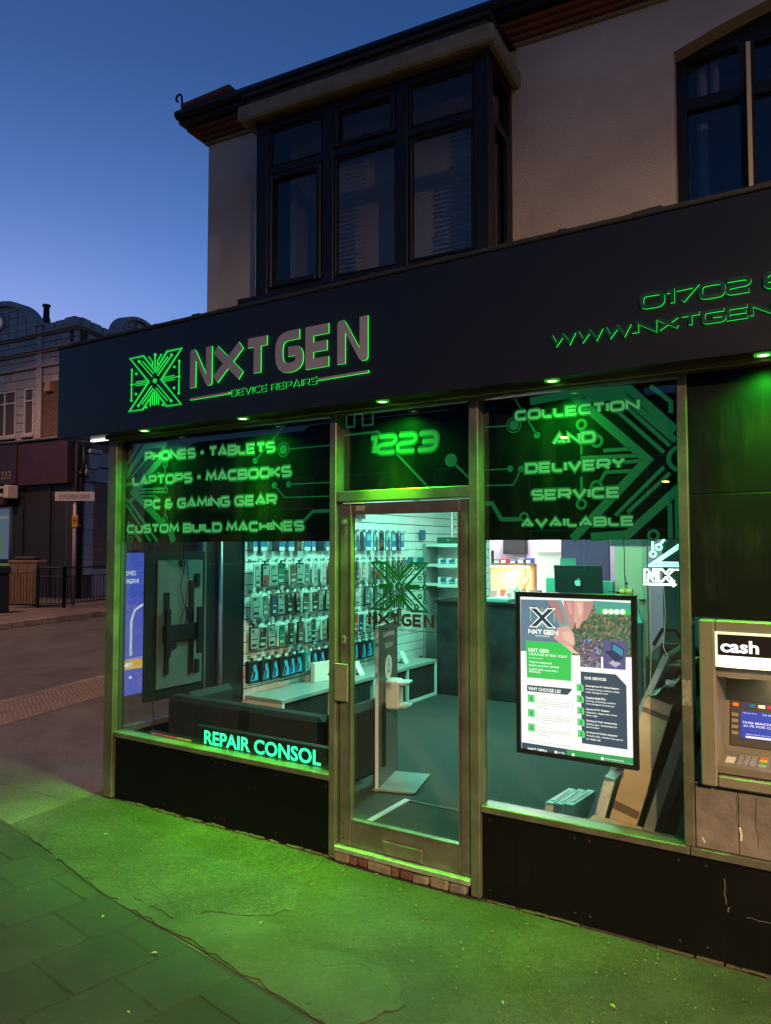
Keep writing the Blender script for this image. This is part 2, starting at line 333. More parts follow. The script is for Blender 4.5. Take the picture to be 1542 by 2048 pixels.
# wide technical lettering drawn with mitred strokes -------------------------------------
G = {
 'A': (1.15, [([(0, 0), (.5, 1), (1, 0)], 0, 0), ([(.36, .24), (.8, .24)], 0, 0)]),
 'B': (1.05, [([(0, 0), (0, 1), (.95, 1), (.95, .55), (.86, .5), (1, .42), (1, 0)], 1, (2, 6)), ([(.12, .5), (.86, .5)], 0, 0)]),
 'C': (1.05, [([(1, 1), (0, 1), (0, 0), (1, 0)], 0, 1)]),
 'D': (1.1, [([(0, 0), (0, 1), (1, 1), (1, 0)], 1, (2, 3))]),
 'E': (1.0, [([(1, 1), (0, 1), (0, 0), (1, 0)], 0, 0), ([(.1, .5), (.92, .5)], 0, 0)]),
 'F': (1.0, [([(1, 1), (0, 1), (0, 0)], 0, 0), ([(.1, .5), (.9, .5)], 0, 0)]),
 'G': (1.1, [([(1, 1), (0, 1), (0, 0), (1, 0), (1, .5), (.45, .5)], 0, 1)]),
 'H': (1.05, [([(0, 0), (0, 1)], 0, 0), ([(1, 0), (1, 1)], 0, 0), ([(.1, .5), (.9, .5)], 0, 0)]),
 'I': (.02, [([(.5, 0), (.5, 1)], 0, 0)]),
 'K': (1.0, [([(0, 0), (0, 1)], 0, 0), ([(1, 1), (.22, .5), (1, 0)], 0, 0)]),
 'L': (.9, [([(0, 1), (0, 0), (1, 0)], 0, 1)]),
 'M': (1.3, [([(0, 0), (.12, 1), (.5, .25), (.88, 1), (1, 0)], 0, 0)]),
 'N': (1.05, [([(0, 0), (0, 1), (1, 0), (1, 1)], 0, 0)]),
 'O': (1.15, [([(0, 0), (0, 1), (1, 1), (1, 0)], 1, 1)]),
 'P': (1.0, [([(0, 0), (0, 1), (1, 1), (1, .42), (.12, .42)], 0, (2, 3))]),
 'R': (1.05, [([(0, 0), (0, 1), (1, 1), (1, .42), (.12, .42)], 0, (2, 3)), ([(.55, .42), (1, 0)], 0, 0)]),
 'S': (1.0, [([(1, 1), (0, 1), (0, .5), (1, .5), (1, 0), (0, 0)], 0, 1)]),
 'T': (1.0, [([(0, 1), (1, 1)], 0, 0), ([(.5, .95), (.5, 0)], 0, 0)]),
 'U': (1.05, [([(0, 1), (0, 0), (1, 0), (1, 1)], 0, 1)]),
 'V': (1.15, [([(0, 1), (.5, 0), (1, 1)], 0, 0)]),
 'W': (1.5, [([(0, 1), (.22, 0), (.5, .85), (.78, 0), (1, 1)], 0, 0)]),
 'X': (1.05, [([(0, 1), (1, 0)], 0, 0), ([(0, 0), (1, 1)], 0, 0)]),
 'Y': (1.05, [([(0, 1), (.5, .48), (1, 1)], 0, 0), ([(.5, .5), (.5, 0)], 0, 0)]),
 '0': (1.1, [([(0, 0), (0, 1), (1, 1), (1, 0)], 1, 1)]),
 '1': (.3, [([(0, .95), (1, .95), (1, 0)], 0, 0)]),
 '2': (1.0, [([(0, 1), (1, 1), (1, .52), (0, .48), (0, 0), (1, 0)], 0, 1)]),
 '3': (1.0, [([(0, 1), (1, 1), (1, 0), (0, 0)], 0, 1), ([(.2, .5), (.95, .5)], 0, 0)]),
 '7': (1.0, [([(0, 1), (1, 1), (.3, 0)], 0, 0)]),
 '8': (1.05, [([(0, 0), (0, 1), (1, 1), (1, 0)], 1, 1), ([(.1, .5), (.9, .5)], 0, 0)]),
 '&': (1.05, [([(1, .42), (0, .42), (0, 0), (.78, 0), (.78, .62)], 0, 1), ([(.08, .5), (.08, 1), (.7, 1)], 0, 1)]),
 '-': (.5, [([(0, .5), (1, .5)], 0, 0)]),
 '.': (.02, [([(.5, .0), (.5, .16)], 0, 0)]),
}
def rounded(pts, closed, r, ax, ay, which=1):
    out = []; n = len(pts)
    for i, p in enumerate(pts):
        if (not closed and i in (0, n - 1)) or (which != 1 and i not in which): out.append(p); continue
        a = pts[i - 1]; c = pts[(i + 1) % n]
        def tow(q):
            dx, dy = (q[0] - p[0]) * ax, (q[1] - p[1]) * ay; d = math.hypot(dx, dy) or 1; k = min(.45, r / d); return (p[0] + (q[0] - p[0]) * k, p[1] + (q[1] - p[1]) * k)
        e, f = tow(a), tow(c)
        for t_ in (0, .25, .5, .75, 1): out.append(tuple((1 - t_) ** 2 * e[k] + 2 * t_ * (1 - t_) * p[k] + t_ * t_ * f[k] for k in (0, 1)))
    return out
def layout(text, width, height, sw, gap=.3, space=.55, slant=0.):
    """list of (char, [strokes]) with coordinates in metres from the lower left corner"""
    adv = 0; items = []
    for ch in text:
        if ch == ' ': adv += space; continue
        gw = G[ch][0]; items.append((ch, adv, gw)); adv += gw + gap
    total = adv - gap; t = sw * height; k = (width - t) / total; out = []
    for ch, x, gw in items:
        st = []
        for pts, closed, rd in G[ch][1]:
            ax, ay = gw * k, height - t
            if rd: pts = rounded(pts, closed, .32 * height, ax, ay, rd)
            st.append(([(t / 2 + x * k + a * ax + slant * b * height, t / 2 + b * ay) for a, b in pts], closed))
        out.append((ch, st))
    return out, t
def techno(mb, text, F, u0, v0, width, height, sw=.2, h0=0., h1=0., grow=0., mi=0, slope=0., **kw):
    lay, t = layout(text, width, height, sw, **kw); e = 0
    for ch, st in lay:
        for pts, closed in st:
            mb.stroke([(u0 + a, v0 + b + slope * a) for a, b in pts], t + grow, F, h0, h1 + e, closed, mi); e += .00012 if e < .0006 else -.0005

# the shop's circuit board X ---------------------------------------------------------------
def emblem(F, u0, v0, wd, hg, lw, mb, h0=0., h1=0., fine=1., mi=0, mside=None):
    P = lambda x, y: (u0 + x * wd, v0 + y * hg)
    mb.stroke([P(*q) for q in [(0, 1), (.27, 1), (.5, .68), (.73, 1), (1, 1), (.62, .5), (1, 0), (.73, 0), (.5, .32), (.27, 0), (0, 0), (.38, .5)]], lw, F, h0, h1, True, mi, mside)
    lf = lw * .55 * fine; r = lw * .95; e = .0003
    def ln(*q): mb.stroke([P(*a) for a in q], lf, F, h0, h1 + e, False, mi, mside)
    def dt(x, y, rr=r): mb.disc(P(x, y), rr, F, h0, h1 + 2 * e, 12, mi, mside, hole=rr * .42)
    for sx in (0, 1):
        for sy in (0, 1):
            q = lambda x, y: (1 - x if sx else x, 1 - y if sy else y)
            ln(q(.445, .585), q(.205, .885)); ln(q(.47, .64), q(.255, .9)); dt(*q(.185, .915))
            ln(q(.36, .535), q(.13, .535)); dt(*q(.13, .69), r * .8)
    for sx in (0, 1):
        q = lambda x, y: (1 - x if sx else x, y)
        ln(q(.34, .5), q(.05, .5)); dt(*q(.04, .5)); ln(q(.04, .54), q(.04, .76)); dt(*q(.04, .78), r * .8); ln(q(.04, .46), q(.04, .22)); dt(*q(.04, .2), r * .8)
        ln(q(.45, .78), q(.45, .86), q(.375, .97)); ln(q(.46, .24), q(.46, .06)); dt(*q(.34, .03), r * .7); ln(q(.42, .19), q(.42, .04))
    ln((.5, .74), (.5, .95)); dt(.5, .98); ln((.5, .27), (.5, .04)); dt(.5, .5, lw * 1.5)

# ------------------------------------------------------------------ palette
bronze = mat('bronze_anodised_metal', (.15, .145, .115), .36, .5, var=.4, vscale=5, bump=.08, bscale=200)
bronze_dark = mat('dark_bronze_metal', (.03, .026, .02), .6)  # darker bronze for glazing beads and screws
board_black = streaked('black_painted_board', (.0022, .0024, .0026), (.012, .012, .011), .5, .2)
panel_black = streaked('black_tiled_panel', (.003, .004, .004), (.03, .04, .03), .42, .3)
fascia_mat = mat('fascia_coated_aluminium', (.008, .009, .012), .4, .0, spec=.4, var=.12, vscale=1.5, bump=.03, bscale=120)
lead = mat('lead_flashing', (.02, .02, .022), .7, var=.4, vscale=8, bump=.4, bscale=30)
render_wall = mat('painted_roughcast_render', (.48, .4, .335), .85, var=.2, vscale=1.9, bump=.55, bscale=95)
cream_paint = mat('weathered_cream_paint', (.22, .175, .11), .7, var=.3, vscale=7, bump=.3, bscale=40)
red_brick_mould = mat('red_moulded_brick', (.16, .05, .028), .8, var=.35, vscale=10, bump=.5, bscale=40)
upvc = mat('black_upvc', (.007, .007, .008), .42, spec=.3, var=.1)
gutter_black = mat('black_gutter_plastic', (.006, .006, .007), .45)
roof_slate = mat('dark_roof_tile', (.03, .02, .018), .8, var=.3, vscale=12, bump=.4, bscale=30)
iron = mat('black_iron', (.01, .01, .01), .5, .5)
pane = glass('window_glass', f0=.055, dirt=.004)
pane_up = glass('upper_window_glass', (.8, .82, .84), .05)
film_mat = mat('dark_green_window_film', (.001, .004, .003), .3, spec=.12)
film_green = mat('self_lit_green_film_print', (.0025, .028, .01), .5, spec=.15, emit=(.04, .6, .22), es=.12)  # emission put in for the green light on the graphics
film_halo = mat('self_lit_deep_green_film_print', (.001, .02, .004), .5, spec=.1, emit=(.03, .6, .13), es=.17)  # glow round the letters put into the print as emission
film_letter = mat('self_lit_pale_green_film_print', (.012, .05, .014), .5, spec=.15, emit=(.18, .8, .26), es=.45)  # emission stands in for shop light behind; the sheet itself is opaque
decal_green = mat('green_vinyl_decal', (.004, .12, .035), .45)
decal_dark = mat('bronze_vinyl_decal', (.055, .03, .018), .45)
white_pvc = mat('white_laminate', (.78, .8, .79), .35, var=.03)
groove = mat('dark_slat_groove', (.03, .05, .05), .7)
black_soft = mat('black_fabric', (.012, .015, .016), .75, var=.3, vscale=20, bump=.25, bscale=200)
black_gloss = mat('black_plastic', (.012, .013, .014), .3)
grey_metal = mat('grey_steel', (.3, .31, .31), .35, .6)
grey_board = mat('grey_composite_board', (.085, .12, .115), .45, var=.1)
carpet = mat('dark_grey_carpet', (.047, .052, .05), .95, var=.6, vscale=70, bump=.8, bscale=260)
mat_rib = mat('coarse_entrance_matting', (.02, .022, .022), .95, var=.7, vscale=160, bump=1, bscale=200)
counter_mat = mat('dark_marbled_counter', (.022, .03, .033), .35, var=.8, vscale=3.5)
cardboard = mat('brown_cardboard', (.46, .33, .2), .8, var=.15, vscale=5, bump=.15, bscale=30)
timber = mat('worn_timber', (.2, .12, .06), .75, var=.4, vscale=6, bump=.4, bscale=30, stretch=(8, 8, .8))
cable_black = mat('black_cable', (.008, .008, .008), .5)
lavender = mat('lavender_painted_wall', (.55, .48, .62), .7, var=.05)
purple = mat('purple_painted_wall', (.24, .1, .26), .7, var=.08)
dark_wall = mat('dark_teal_wall', (.03, .05, .05), .7, var=.2)
paper = mat('white_paper', (.8, .8, .78), .6)
blue_ink = mat('blue_printed_card', (.02, .17, .36), .4)
navy = mat('navy_card', (.01, .03, .07), .4)
teal_note = mat('green_note_paper', (.12, .42, .32), .6)

# ------------------------------------------------------------------ ground
agg = paving('worn_exposed_aggregate_tarmac', (.04, .036, .026), (.088, .08, .062), (.21, .19, .155), .34, 150, 1.0, .6)
conc = paving('stained_concrete_paving', (.034, .03, .02), (.072, .065, .046), (.17, .155, .125), .22, 230, .75, .55)
patch = paving('smooth_cement_patch', (.038, .035, .025), (.072, .067, .05), (.15, .14, .11), .15, 230, .5, .4)
slab_m = [paving('paving_slab_stone_%s' % nm, c0, c1, (.08, .075, .065), .12, 240, .35, .4) for nm, c0, c1 in (('grey', (.015, .016, .013), (.03, .03, .025)), ('pale', (.019, .019, .016), (.036, .035, .029)), ('brown', (.014, .013, .01), (.027, .025, .019)))]
joint = paving('dirty_paving_joint', (.012, .01, .007), (.026, .022, .016), (.07, .06, .05), .3, 200, .8, .5)
asphalt = paving('road_asphalt', (.045, .042, .038), (.08, .074, .066), (.2, .18, .16), .35, 110, .6, .4)
tarmac_path = paving('footway_tarmac', (.075, .068, .06), (.125, .114, .1), (.25, .23, .2), .3, 120, .6, .4)
kerb_m = paving('granite_kerb', (.16, .13, .1), (.24, .2, .16), (.35, .3, .26), .3, 120, .3, .3)
tactile_m = mat('buff_tactile_paving', (.2, .145, .115), .75, var=.2, vscale=8, bump=.3, bscale=80)
line_white = mat('worn_white_road_paint', (.45, .43, .38), .7, var=.5, vscale=9)

mb = MB(); mb.poly([(-400, -400), (400, -400), (400, 400), (-400, 400)], FR((0, 0, -.05), (1, 0, 0), (0, 1, 0))); mb.build('ground', tarmac_path, kind='structure')
UP = lambda z: FR((0, 0, z), (1, 0, 0), (0, 1, 0))
sd = Vector((-.27, .963))                                  # direction of the side street
kn = lambda t: (-5.52 + sd.x * t, .6 + sd.y * t)           # near kerb
kf = lambda t: (-12.9 + sd.x * t, 4.2 + sd.y * t)          # far kerb
mb = MB(); mb.poly([kn(60), kn(0), (-5.2, -1.5), (-4.0, -3.6), (-2, -4.9), (40, -4.9), (40, -14), (-80, -14), (-80, 3.2), (-16, 2.6), (-13.9, 3.3), kf(1.2), kf(60)], UP(-.03)); mb.build('road', asphalt, kind='structure')
mb = MB(); mb.poly([kn(50), kn(0), (-5.2, -1.5), (-4.0, -3.6), (-2, -4.9), (40, -4.9), (40, .3), (-1.9, .3), (-1.9, 50)], UP(0), -.05, 0); mb.build('pavement', tarmac_path, kind='structure')
mb = MB(); mb.poly([kf(60), kf(1.2), (-13.9, 3.3), (-16, 2.6), (-80, 3.2), (-80, 60)], UP(.09), -.15, 0); mb.build('far_pavement', paving('far_footway_tarmac', (.1, .08, .06), (.16, .125, .095), (.25, .2, .16), .3, 90, .5, .4), kind='structure')
kerb_far = D.objects['far_pavement']; kerb_near = D.objects['pavement']
for i in range(16):                                        # far kerb stones
    a, b = kf(1.2 + i * .92), kf(1.2 + i * .92 + .9); d = Vector((b[0] - a[0], b[1] - a[1], 0))
    MB().obox(((a[0] + b[0]) / 2 + .06, (a[1] + b[1]) / 2, .035), (d.length / 2, .07, .068), d, Z3.cross(d), b=.012).build('kerb_stone', kerb_m, kerb_far)
for i in range(12):                                        # dropped kerb on the near side
    a, b = kn(i * .92), kn(i * .92 + .9); d = Vector((b[0] - a[0], b[1] - a[1], 0))
    MB().obox(((a[0] + b[0]) / 2 + .05, (a[1] + b[1]) / 2, -.008), (d.length / 2, .065, .02), d, Z3.cross(d), b=.006).build('kerb_stone', kerb_m, kerb_near)
# blister tiles beside the dropped kerb
tb = MB(); tb.box(-.198, .198, -.198, .198, 0, .012, b=.004)
for i in range(6):
    for j in range(6): tb.cyl((-.165 + i * .066, -.165 + j * .066, .012), (-.165 + i * .066, -.165 + j * .066, .026), .021, .013, 7)
tile0 = tb.build('tactile_tile', tactile_m, kerb_near)
ang = math.atan2(sd.y, sd.x) - math.pi / 2; first = True
for i in range(10):
    for j in range(2):
        t = tile0 if first else tile0.copy(); first or COL.objects.link(t); first = False
        c = kn(.35 + i * .402); t.location = (c[0] + .35 + j * .402, c[1] + .05 - .1 * j, .001); t.rotation_euler = (0, 0, ang)
def ragged(pts, amp, seed, step=.045):
    g = random.Random(seed); out = []
    for i, p in enumerate(pts):
        q = pts[(i + 1) % len(pts)]; n = max(1, int(math.hypot(q[0] - p[0], q[1] - p[1]) / step))
        if n > 60: out.append(p); continue
        out += [(p[0] + (q[0] - p[0]) * k / n + g.gauss(0, amp), p[1] + (q[1] - p[1]) * k / n + g.gauss(0, amp)) for k in range(n)]
    return out
# forecourt in front of the shop
mb = MB(); mb.poly([(-2.06, -.64), (-1.43, -.77), (-.74, -.945), (-.36, -.995), (0, -1.04), (.33, -1.1), (.9, -1.19), (3.5, -1.6), (40, -7.5), (40, .25), (-2.0, .25), (-2.12, .09)], UP(0), 0, .006); mb.build('concrete_forecourt', conc, kind='structure')
rough = [(-2.04, -.62), (-1.8, -.68), (-1.43, -.765), (-1.2, -.83), (-.95, -.875), (-.84, -.815), (-.62, -.87), (-.35, -.915), (-.25, -.925), (-.2, -.82), (-.1, -.76), (0, -.735), (.1, -.66), (.17, -.56), (.1, -.42), (.02, -.25), (-.05, -.1), (-.06, .02), (-2.0, .02), (-2.1, .08)]
mb = MB(); mb.poly(ragged(rough, .009, 3), UP(.006), 0, .0035); mb.build('worn_tarmac_strip', agg, kind='structure')
sm = [(-.96, -.885), (-.85, -.825), (-.62, -.88), (-.36, -.925), (-.25, -.94), (-.19, -.83), (-.09, -.765), (0, -.74), (.1, -.715), (.21, -.71), (.3, -.77), (.37, -.82), (.49, -.79), (.62, -.745), (.78, -.75), (.93, -.82), (1.0, -.92), (.96, -1.05), (.88, -1.185), (.33, -1.095), (0, -1.032), (-.36, -.99), (-.74, -.94)]
mb = MB(); mb.poly(ragged(sm, .007, 4), UP(.006), 0, .005); mb.build('cement_patch', patch, kind='structure')
# slabs, in courses, standing slightly unevenly on a dirty bed
mb = MB(); mb.poly([(-4.2, -.3), (-2.06, -.64), (-.74, -.95), (.33, -1.11), (.9, -1.2), (3.5, -1.61), (3.5, -4.9), (-2, -4.9), (-4.0, -3.6)], UP(0), 0, .0088); bed = mb.build('slab_bed', joint, kind='structure')
mb = MB(); mb.poly([(-4.9, -.28), (-2.1, -.15), (-2.1, 3), (-5.6, 3.2)], UP(0), 0, .002); mb.build('side_footway', tarmac_path, kind='structure')
e2 = Vector((.2, .98)).normalized(); lines = [-1.11, -.74, -.37, -.01, .33]
bx = lambda x: -1.055 - .165 * x if x > -.2 else -.995 - .21 * (x + .37) * 0.75
offs = {-1: .26, 0: .09, 1: .25, 2: .14, 3: .34}
protos = {}
for k in range(-7, 9):
    x0 = lines[k] if 0 <= k < len(lines) else (lines[0] + k * .37 if k < 0 else lines[-1] + (k - 4) * .36)
    x1 = lines[k + 1] if 0 <= k + 1 < len(lines) else x0 + .365
    wd = x1 - x0; y = bx((x0 + x1) / 2) - .012; t0 = 0; ln = offs.get(k, random.uniform(.12, .36))
    slope = (bx(x1) - bx(x0)) / wd
    for r in range(9):
        g = .0035; L0, L1 = t0 + g, t0 + ln - g
        o = Vector((x0, bx(x0) - .012, 0)); pts = []
        cs = [(g, L0), (wd - g, L0), (wd - g, L1), (g, L1)]; nseg = 5
        for ci in range(4):
            (sa, ta), (sb, tb_) = cs[ci], cs[(ci + 1) % 4]
            for q_ in range(nseg):
                f_ = q_ / nseg; ins = random.random() ** 3 * .006 + (random.random() < .12) * random.uniform(.002, .012) * (q_ == 0)
                s_, tt = sa + (sb - sa) * f_, ta + (tb_ - ta) * f_
                s_ += (wd / 2 - s_) / (wd / 2) * ins; tt += ((L0 + L1) / 2 - tt) / (ln / 2) * ins
                q = Vector((o.x + s_, o.y + slope * s_)) - e2 * tt; pts.append((q.x, q.y))
        n_ = len(pts); cx_ = sum(p[0] for p in pts) / n_; cy_ = sum(p[1] for p in pts) / n_
        h = .011 + random.uniform(-.0015, .002); mb = MB()
        a, b = random.uniform(-.005, .005), random.uniform(-.005, .005)
        top = [Vector((p[0], p[1], h + a * (p[0] - cx_) + b * (p[1] - cy_) - .002)) for p in pts]; c = Vector((cx_, cy_, 0))
        low = [Vector((p.x, p.y, .0005)) for p in top]; tin = [p + (c - p).normalized() * random.uniform(.003, .007) for p in top]
        for p in tin: p.z = h + a * (p.x - cx_) + b * (p.y - cy_)
        A_ = sum(pts[i][0] * pts[(i + 1) % n_][1] - pts[(i + 1) % n_][0] * pts[i][1] for i in range(n_))
        if A_ < 0: low.reverse(); top.reverse(); tin.reverse()
        fs = [[i, (i + 1) % n_, n_ + (i + 1) % n_, n_ + i] for i in range(n_)] + [[n_ + i, n_ + (i + 1) % n_, 2 * n_ + (i + 1) % n_, 2 * n_ + i] for i in range(n_)] + [[2 * n_ + i for i in range(n_)]]
        mb.add(low + top + tin, fs)
        mb.build('paving_slab', random.choice(slab_m), bed)
        t0 += ln; ln = random.choice((.37, .37, .36, .4))
# give-way dashes on the road
for i in range(3):
    c = kn(3.2 + i * 1.0); MB().poly([(c[0] - 1.0, c[1] + .8), (c[0] - .9, c[1] + .83), (c[0] - .98, c[1] + 1.35), (c[0] - 1.08, c[1] + 1.32)], UP(-.026)).build('road_marking', line_white, D.objects['road'])

# ------------------------------------------------------------------ the shop building: shell, upper storey, roof
MU = Matrix.Translation((-.55, -.08, 0)) @ Matrix.Rotation(R(4.7), 4, 'Z')    # the upper storey stands 4.7 degrees off the shopfront
bld = thing('corner_shop_building', 'two storey rendered building with a black bay window above the shop', 'building', (-.55, .2, 0))
mb = MB(MU)
mb.box(-.72, 2.36, .4, .65, 2.7, 4.9); mb.box(3.95, 9, .4, .65, 2.7, 4.9)
F = FR((0, .4, 0)); arch = [(2.36, 4.9), (2.36, 4.3)] + [(2.36 + 1.59 * i / 12, 4.3 + .17 * math.sin(math.pi * i / 12)) for i in range(1, 12)] + [(3.95, 4.3), (3.95, 4.9)]
mb.poly(arch, F, -.25, 0); mb.box(2.36, 3.95, .4, .65, 2.7, 3.2); mb.box(-.72, -.47, .65, 9, 2.7, 4.9)
rw = mb.build('rendered_wall', render_wall, bld)
rep = mat('repainted_patch', (.56, .48, .41), .85, var=.1, vscale=3, bump=.5, bscale=95)
for x0, x1, z0, z1 in ((-.718, -.61, 3.2, 3.93), (-.32, -.16, 3.75, 4.02), (-.2, -.02, 3.3, 3.5)): MB(MU).box(x0, x1, .397, .4, z0, z1).build('paint_patch', rep, rw)
mb = MB(); mb.box(-2.0, 9, .05, 8, 3.1, 3.17); mb.build('flat_roof', lead, bld)
mb = MB(MU)
for o_, z0, z1 in ((.025, 4.585, 4.606), (.05, 4.608, 4.63), (.08, 4.632, 4.655), (.11, 4.657, 4.68)): mb.box(-.72 - o_, 9, .4 - o_, 9, z0, z1, b=.008, mi=0 if z0 > 4.6 else 1)
mb.build('brick_cornice', [red_brick_mould, cream_paint], bld)
mb = MB(MU); mb.box(-.84, 9, .225, 9, 4.682, 4.7); mb.box(-.86, 9, .18, .27, 4.702, 4.765, b=.02); mb.box(-.862, -.78, .275, 9, 4.702, 4.765, b=.02); mb.build('gutter', gutter_black, bld)
mb = MB(MU); mb.add([(-.82, .22, 4.75), (9, .22, 4.75), (9, 3.6, 7.0), (2.3, 3.6, 7.0), (-.82, 7, 4.75)], [[0, 1, 2, 3], [0, 3, 4]]); rf = mb.build('tiled_roof', roof_slate, bld)
mb = MB(MU); mb.obox((-.58, .25, 4.785), (.22, .07, .028), (1, 0, .05), b=.02); mb.build('hip_tile', mat('red_clay_tile', (.14, .05, .04), .8, var=.3), rf)
mb = MB(MU); pts = [(-.74, .22, 4.765), (-.79, .22, 4.775), (-.805, .22, 4.81), (-.81, .22, 4.865)]
pts += [(-.835 + .025 * math.cos(a), .22, 4.865 + .024 * math.sin(a)) for a in [math.pi * .1 * i for i in range(0, 15)]]; mb.tube(pts, .008, 6); mb.build('scroll_finial', iron, rf, smooth=True)
# bay window
BV = .0
mb = MB(MU)
for x0, x1 in ((0, .09), (.475, .555), (.955, 1.03), (1.415, 1.5)): mb.box(x0, x1, 0, .07, 3.25, 4.34, b=.006)
mb.box(.09, 1.415, .004, .066, 3.25, 3.3, b=.006); mb.box(.09, 1.415, .004, .066, 4.29, 4.34, b=.006); mb.box(.09, 1.415, .006, .066, 4.0, 4.05, b=.006)
mb.box(1.43, 1.496, .071, .42, 3.25, 3.3); mb.box(1.43, 1.496, .071, .42, 4.29, 4.34); mb.box(1.432, 1.494, .071, .42, 4.0, 4.05); mb.box(1.43, 1.496, .35, .42, 3.301, 4.289); mb.box(0, .07, .071, .42, 3.25, 4.34)
bay = mb.build('bay_window', upvc, bld)
for x0, x1, z0, z1, t in ((.092, .473, 3.302, 3.998, .035), (.557, .953, 4.052, 4.288, .03), (1.032, 1.413, 3.302, 3.998, .02), (.557, .953, 3.302, 3.998, .012), (.092, .473, 4.052, 4.288, .012), (1.032, 1.413, 4.052, 4.288, .012)):
    mb = MB(MU); y0 = -.008 if t > .025 else .01
    mb.box(x0, x0 + t, y0, .05, z0, z1, b=.007); mb.box(x1 - t, x1, y0, .05, z0, z1, b=.007); mb.box(x0 + t, x1 - t, y0 + .002, .05, z0, z0 + t, b=.007); mb.box(x0 + t, x1 - t, y0 + .002, .05, z1 - t, z1, b=.007)
    mb.build('sash', upvc, bay)
    MB(MU).box(x0 + t, x1 - t, .026, .032, z0 + t, z1 - t).build('pane', pane_up, bay)
MB(MU).box(1.46, 1.466, .072, .349, 3.301, 3.999).build('pane', pane_up, bay); MB(MU).box(1.46, 1.466, .072, .349, 4.051, 4.289).build('pane', pane_up, bay)
mb = MB(MU); mb.box(1.47, 1.498, .072, .11, 3.301, 3.999, b=.005); mb.box(1.47, 1.498, .31, .349, 3.301, 3.999, b=.005); mb.build('sash', upvc, bay)
for xa, xb in ((.58, .7), (1.22, 1.38)):
    mb = MB(MU)
    for i in range(26): mb.obox(((xa + xb) / 2, .11 + .006 * (i % 2), 3.32 + i * .027), ((xb - xa) / 2, .012, .0015), (1, 0, .06 * math.sin(i)), (0, 1, .5))
    mb.build('blind', mat('blue_grey_blind', (.1, .12, .17), .7), bay, kind='stuff')
mb = MB(MU); mb.box(.3, .42, .16, .2, 3.3, 3.75, b=.02); mb.box(.12, .16, .2, .5, 3.3, 4.28); mb.build('curtain', mat('dull_curtain', (.2, .2, .24), .9), bay)
mb = MB(MU); mb.box(-.085, 1.5, -.07, .4, 3.195, 3.248, b=.01); mb.build('bay_sill', upvc, bay)
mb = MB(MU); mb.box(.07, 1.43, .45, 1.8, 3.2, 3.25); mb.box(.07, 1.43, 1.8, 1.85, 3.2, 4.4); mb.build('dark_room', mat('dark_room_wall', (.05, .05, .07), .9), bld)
mb = MB(MU); mb.box(-.09, 1.55, -.075, -.02, 4.342, 4.44, b=.012); mb.box(1.5, 1.55, -.019, .42, 4.342, 4.44, b=.012); mb.box(-.09, -.04, -.019, .42, 4.342, 4.44, b=.012); mb.box(-.06, 1.52, -.02, .4, 4.4, 4.44)
mb.build('bay_cornice', cream_paint, bld)
mb = MB(MU); mb.box(-.05, 1.51, -.04, .4, 4.442, 4.49, b=.01); mb.build('bay_brick_corbel', mat('eaves_shade_brick_corbel', (.035, .02, .015), .85, var=.4, vscale=10, bump=.4), bld)  # brick coloured dark for the shade under the eaves
mb = MB(MU); mb.box(-.07, 1.53, -.06, .1, 4.492, 4.515, b=.006); mb.add([(-.07, .0, 4.516), (1.53, .0, 4.516), (1.53, .395, 4.57), (-.07, .395, 4.57)], [[0, 1, 2, 3]]); mb.build('bay_roof', lead, bld)
# right hand upper window in its arched opening
mb = MB(MU); y0, y1 = .5, .57
mb.box(2.36, 2.41, y0, y1, 3.2, 4.3); mb.box(2.66, 2.73, y0, y1, 3.2, 4.3); mb.box(3.3, 3.37, y0, y1, 3.2, 4.3); mb.box(3.9, 3.95, y0, y1, 3.2, 4.3); mb.box(2.41, 3.9, y0 + .004, y1 - .004, 4.03, 4.09); mb.box(2.41, 3.9, y0 + .004, y1 - .004, 3.2, 3.26)
mb.poly([(2.36, 4.3)] + [(2.36 + 1.59 * i / 12, 4.3 + .17 * math.sin(math.pi * i / 12)) for i in range(1, 12)] + [(3.95, 4.3)], FR((0, y0, 0)), -.07, 0)
uw = mb.build('upper_window', upvc, bld)
MB(MU).box(2.41, 3.9, .53, .536, 3.26, 4.3).build('pane', pane_up, uw)
mb = MB(MU); d = Vector((.05, -1, 0)).normalized(); mb.obox((2.7, .3, 3.66), (.2, .013, .4), d, Z3.cross(d), b=.005); mb.build('open_sash', upvc, uw)
mb = MB(MU); mb.obox((2.71, .096, 3.66), (.004, .009, .395), d, Z3.cross(d)); mb.build('open_sash_edge', mat('cream_sash_edge', (.4, .33, .2), .5), uw)
mb = MB(MU); mb.box(2.45, 2.5, .62, .66, 3.3, 4.4, b=.02); mb.box(2.52, 2.56, .6, .66, 4.0, 4.4, b=.02); mb.build('curtain', mat('pale_curtain', (.35, .33, .34), .9), uw)
mb = MB(MU); mb.box(2.3, 4, 1.8, 1.85, 3.1, 4.6); mb.box(2.3, 4, .66, 1.8, 3.1, 3.15); mb.build('dark_room', D.materials['dark_room_wall'], bld)

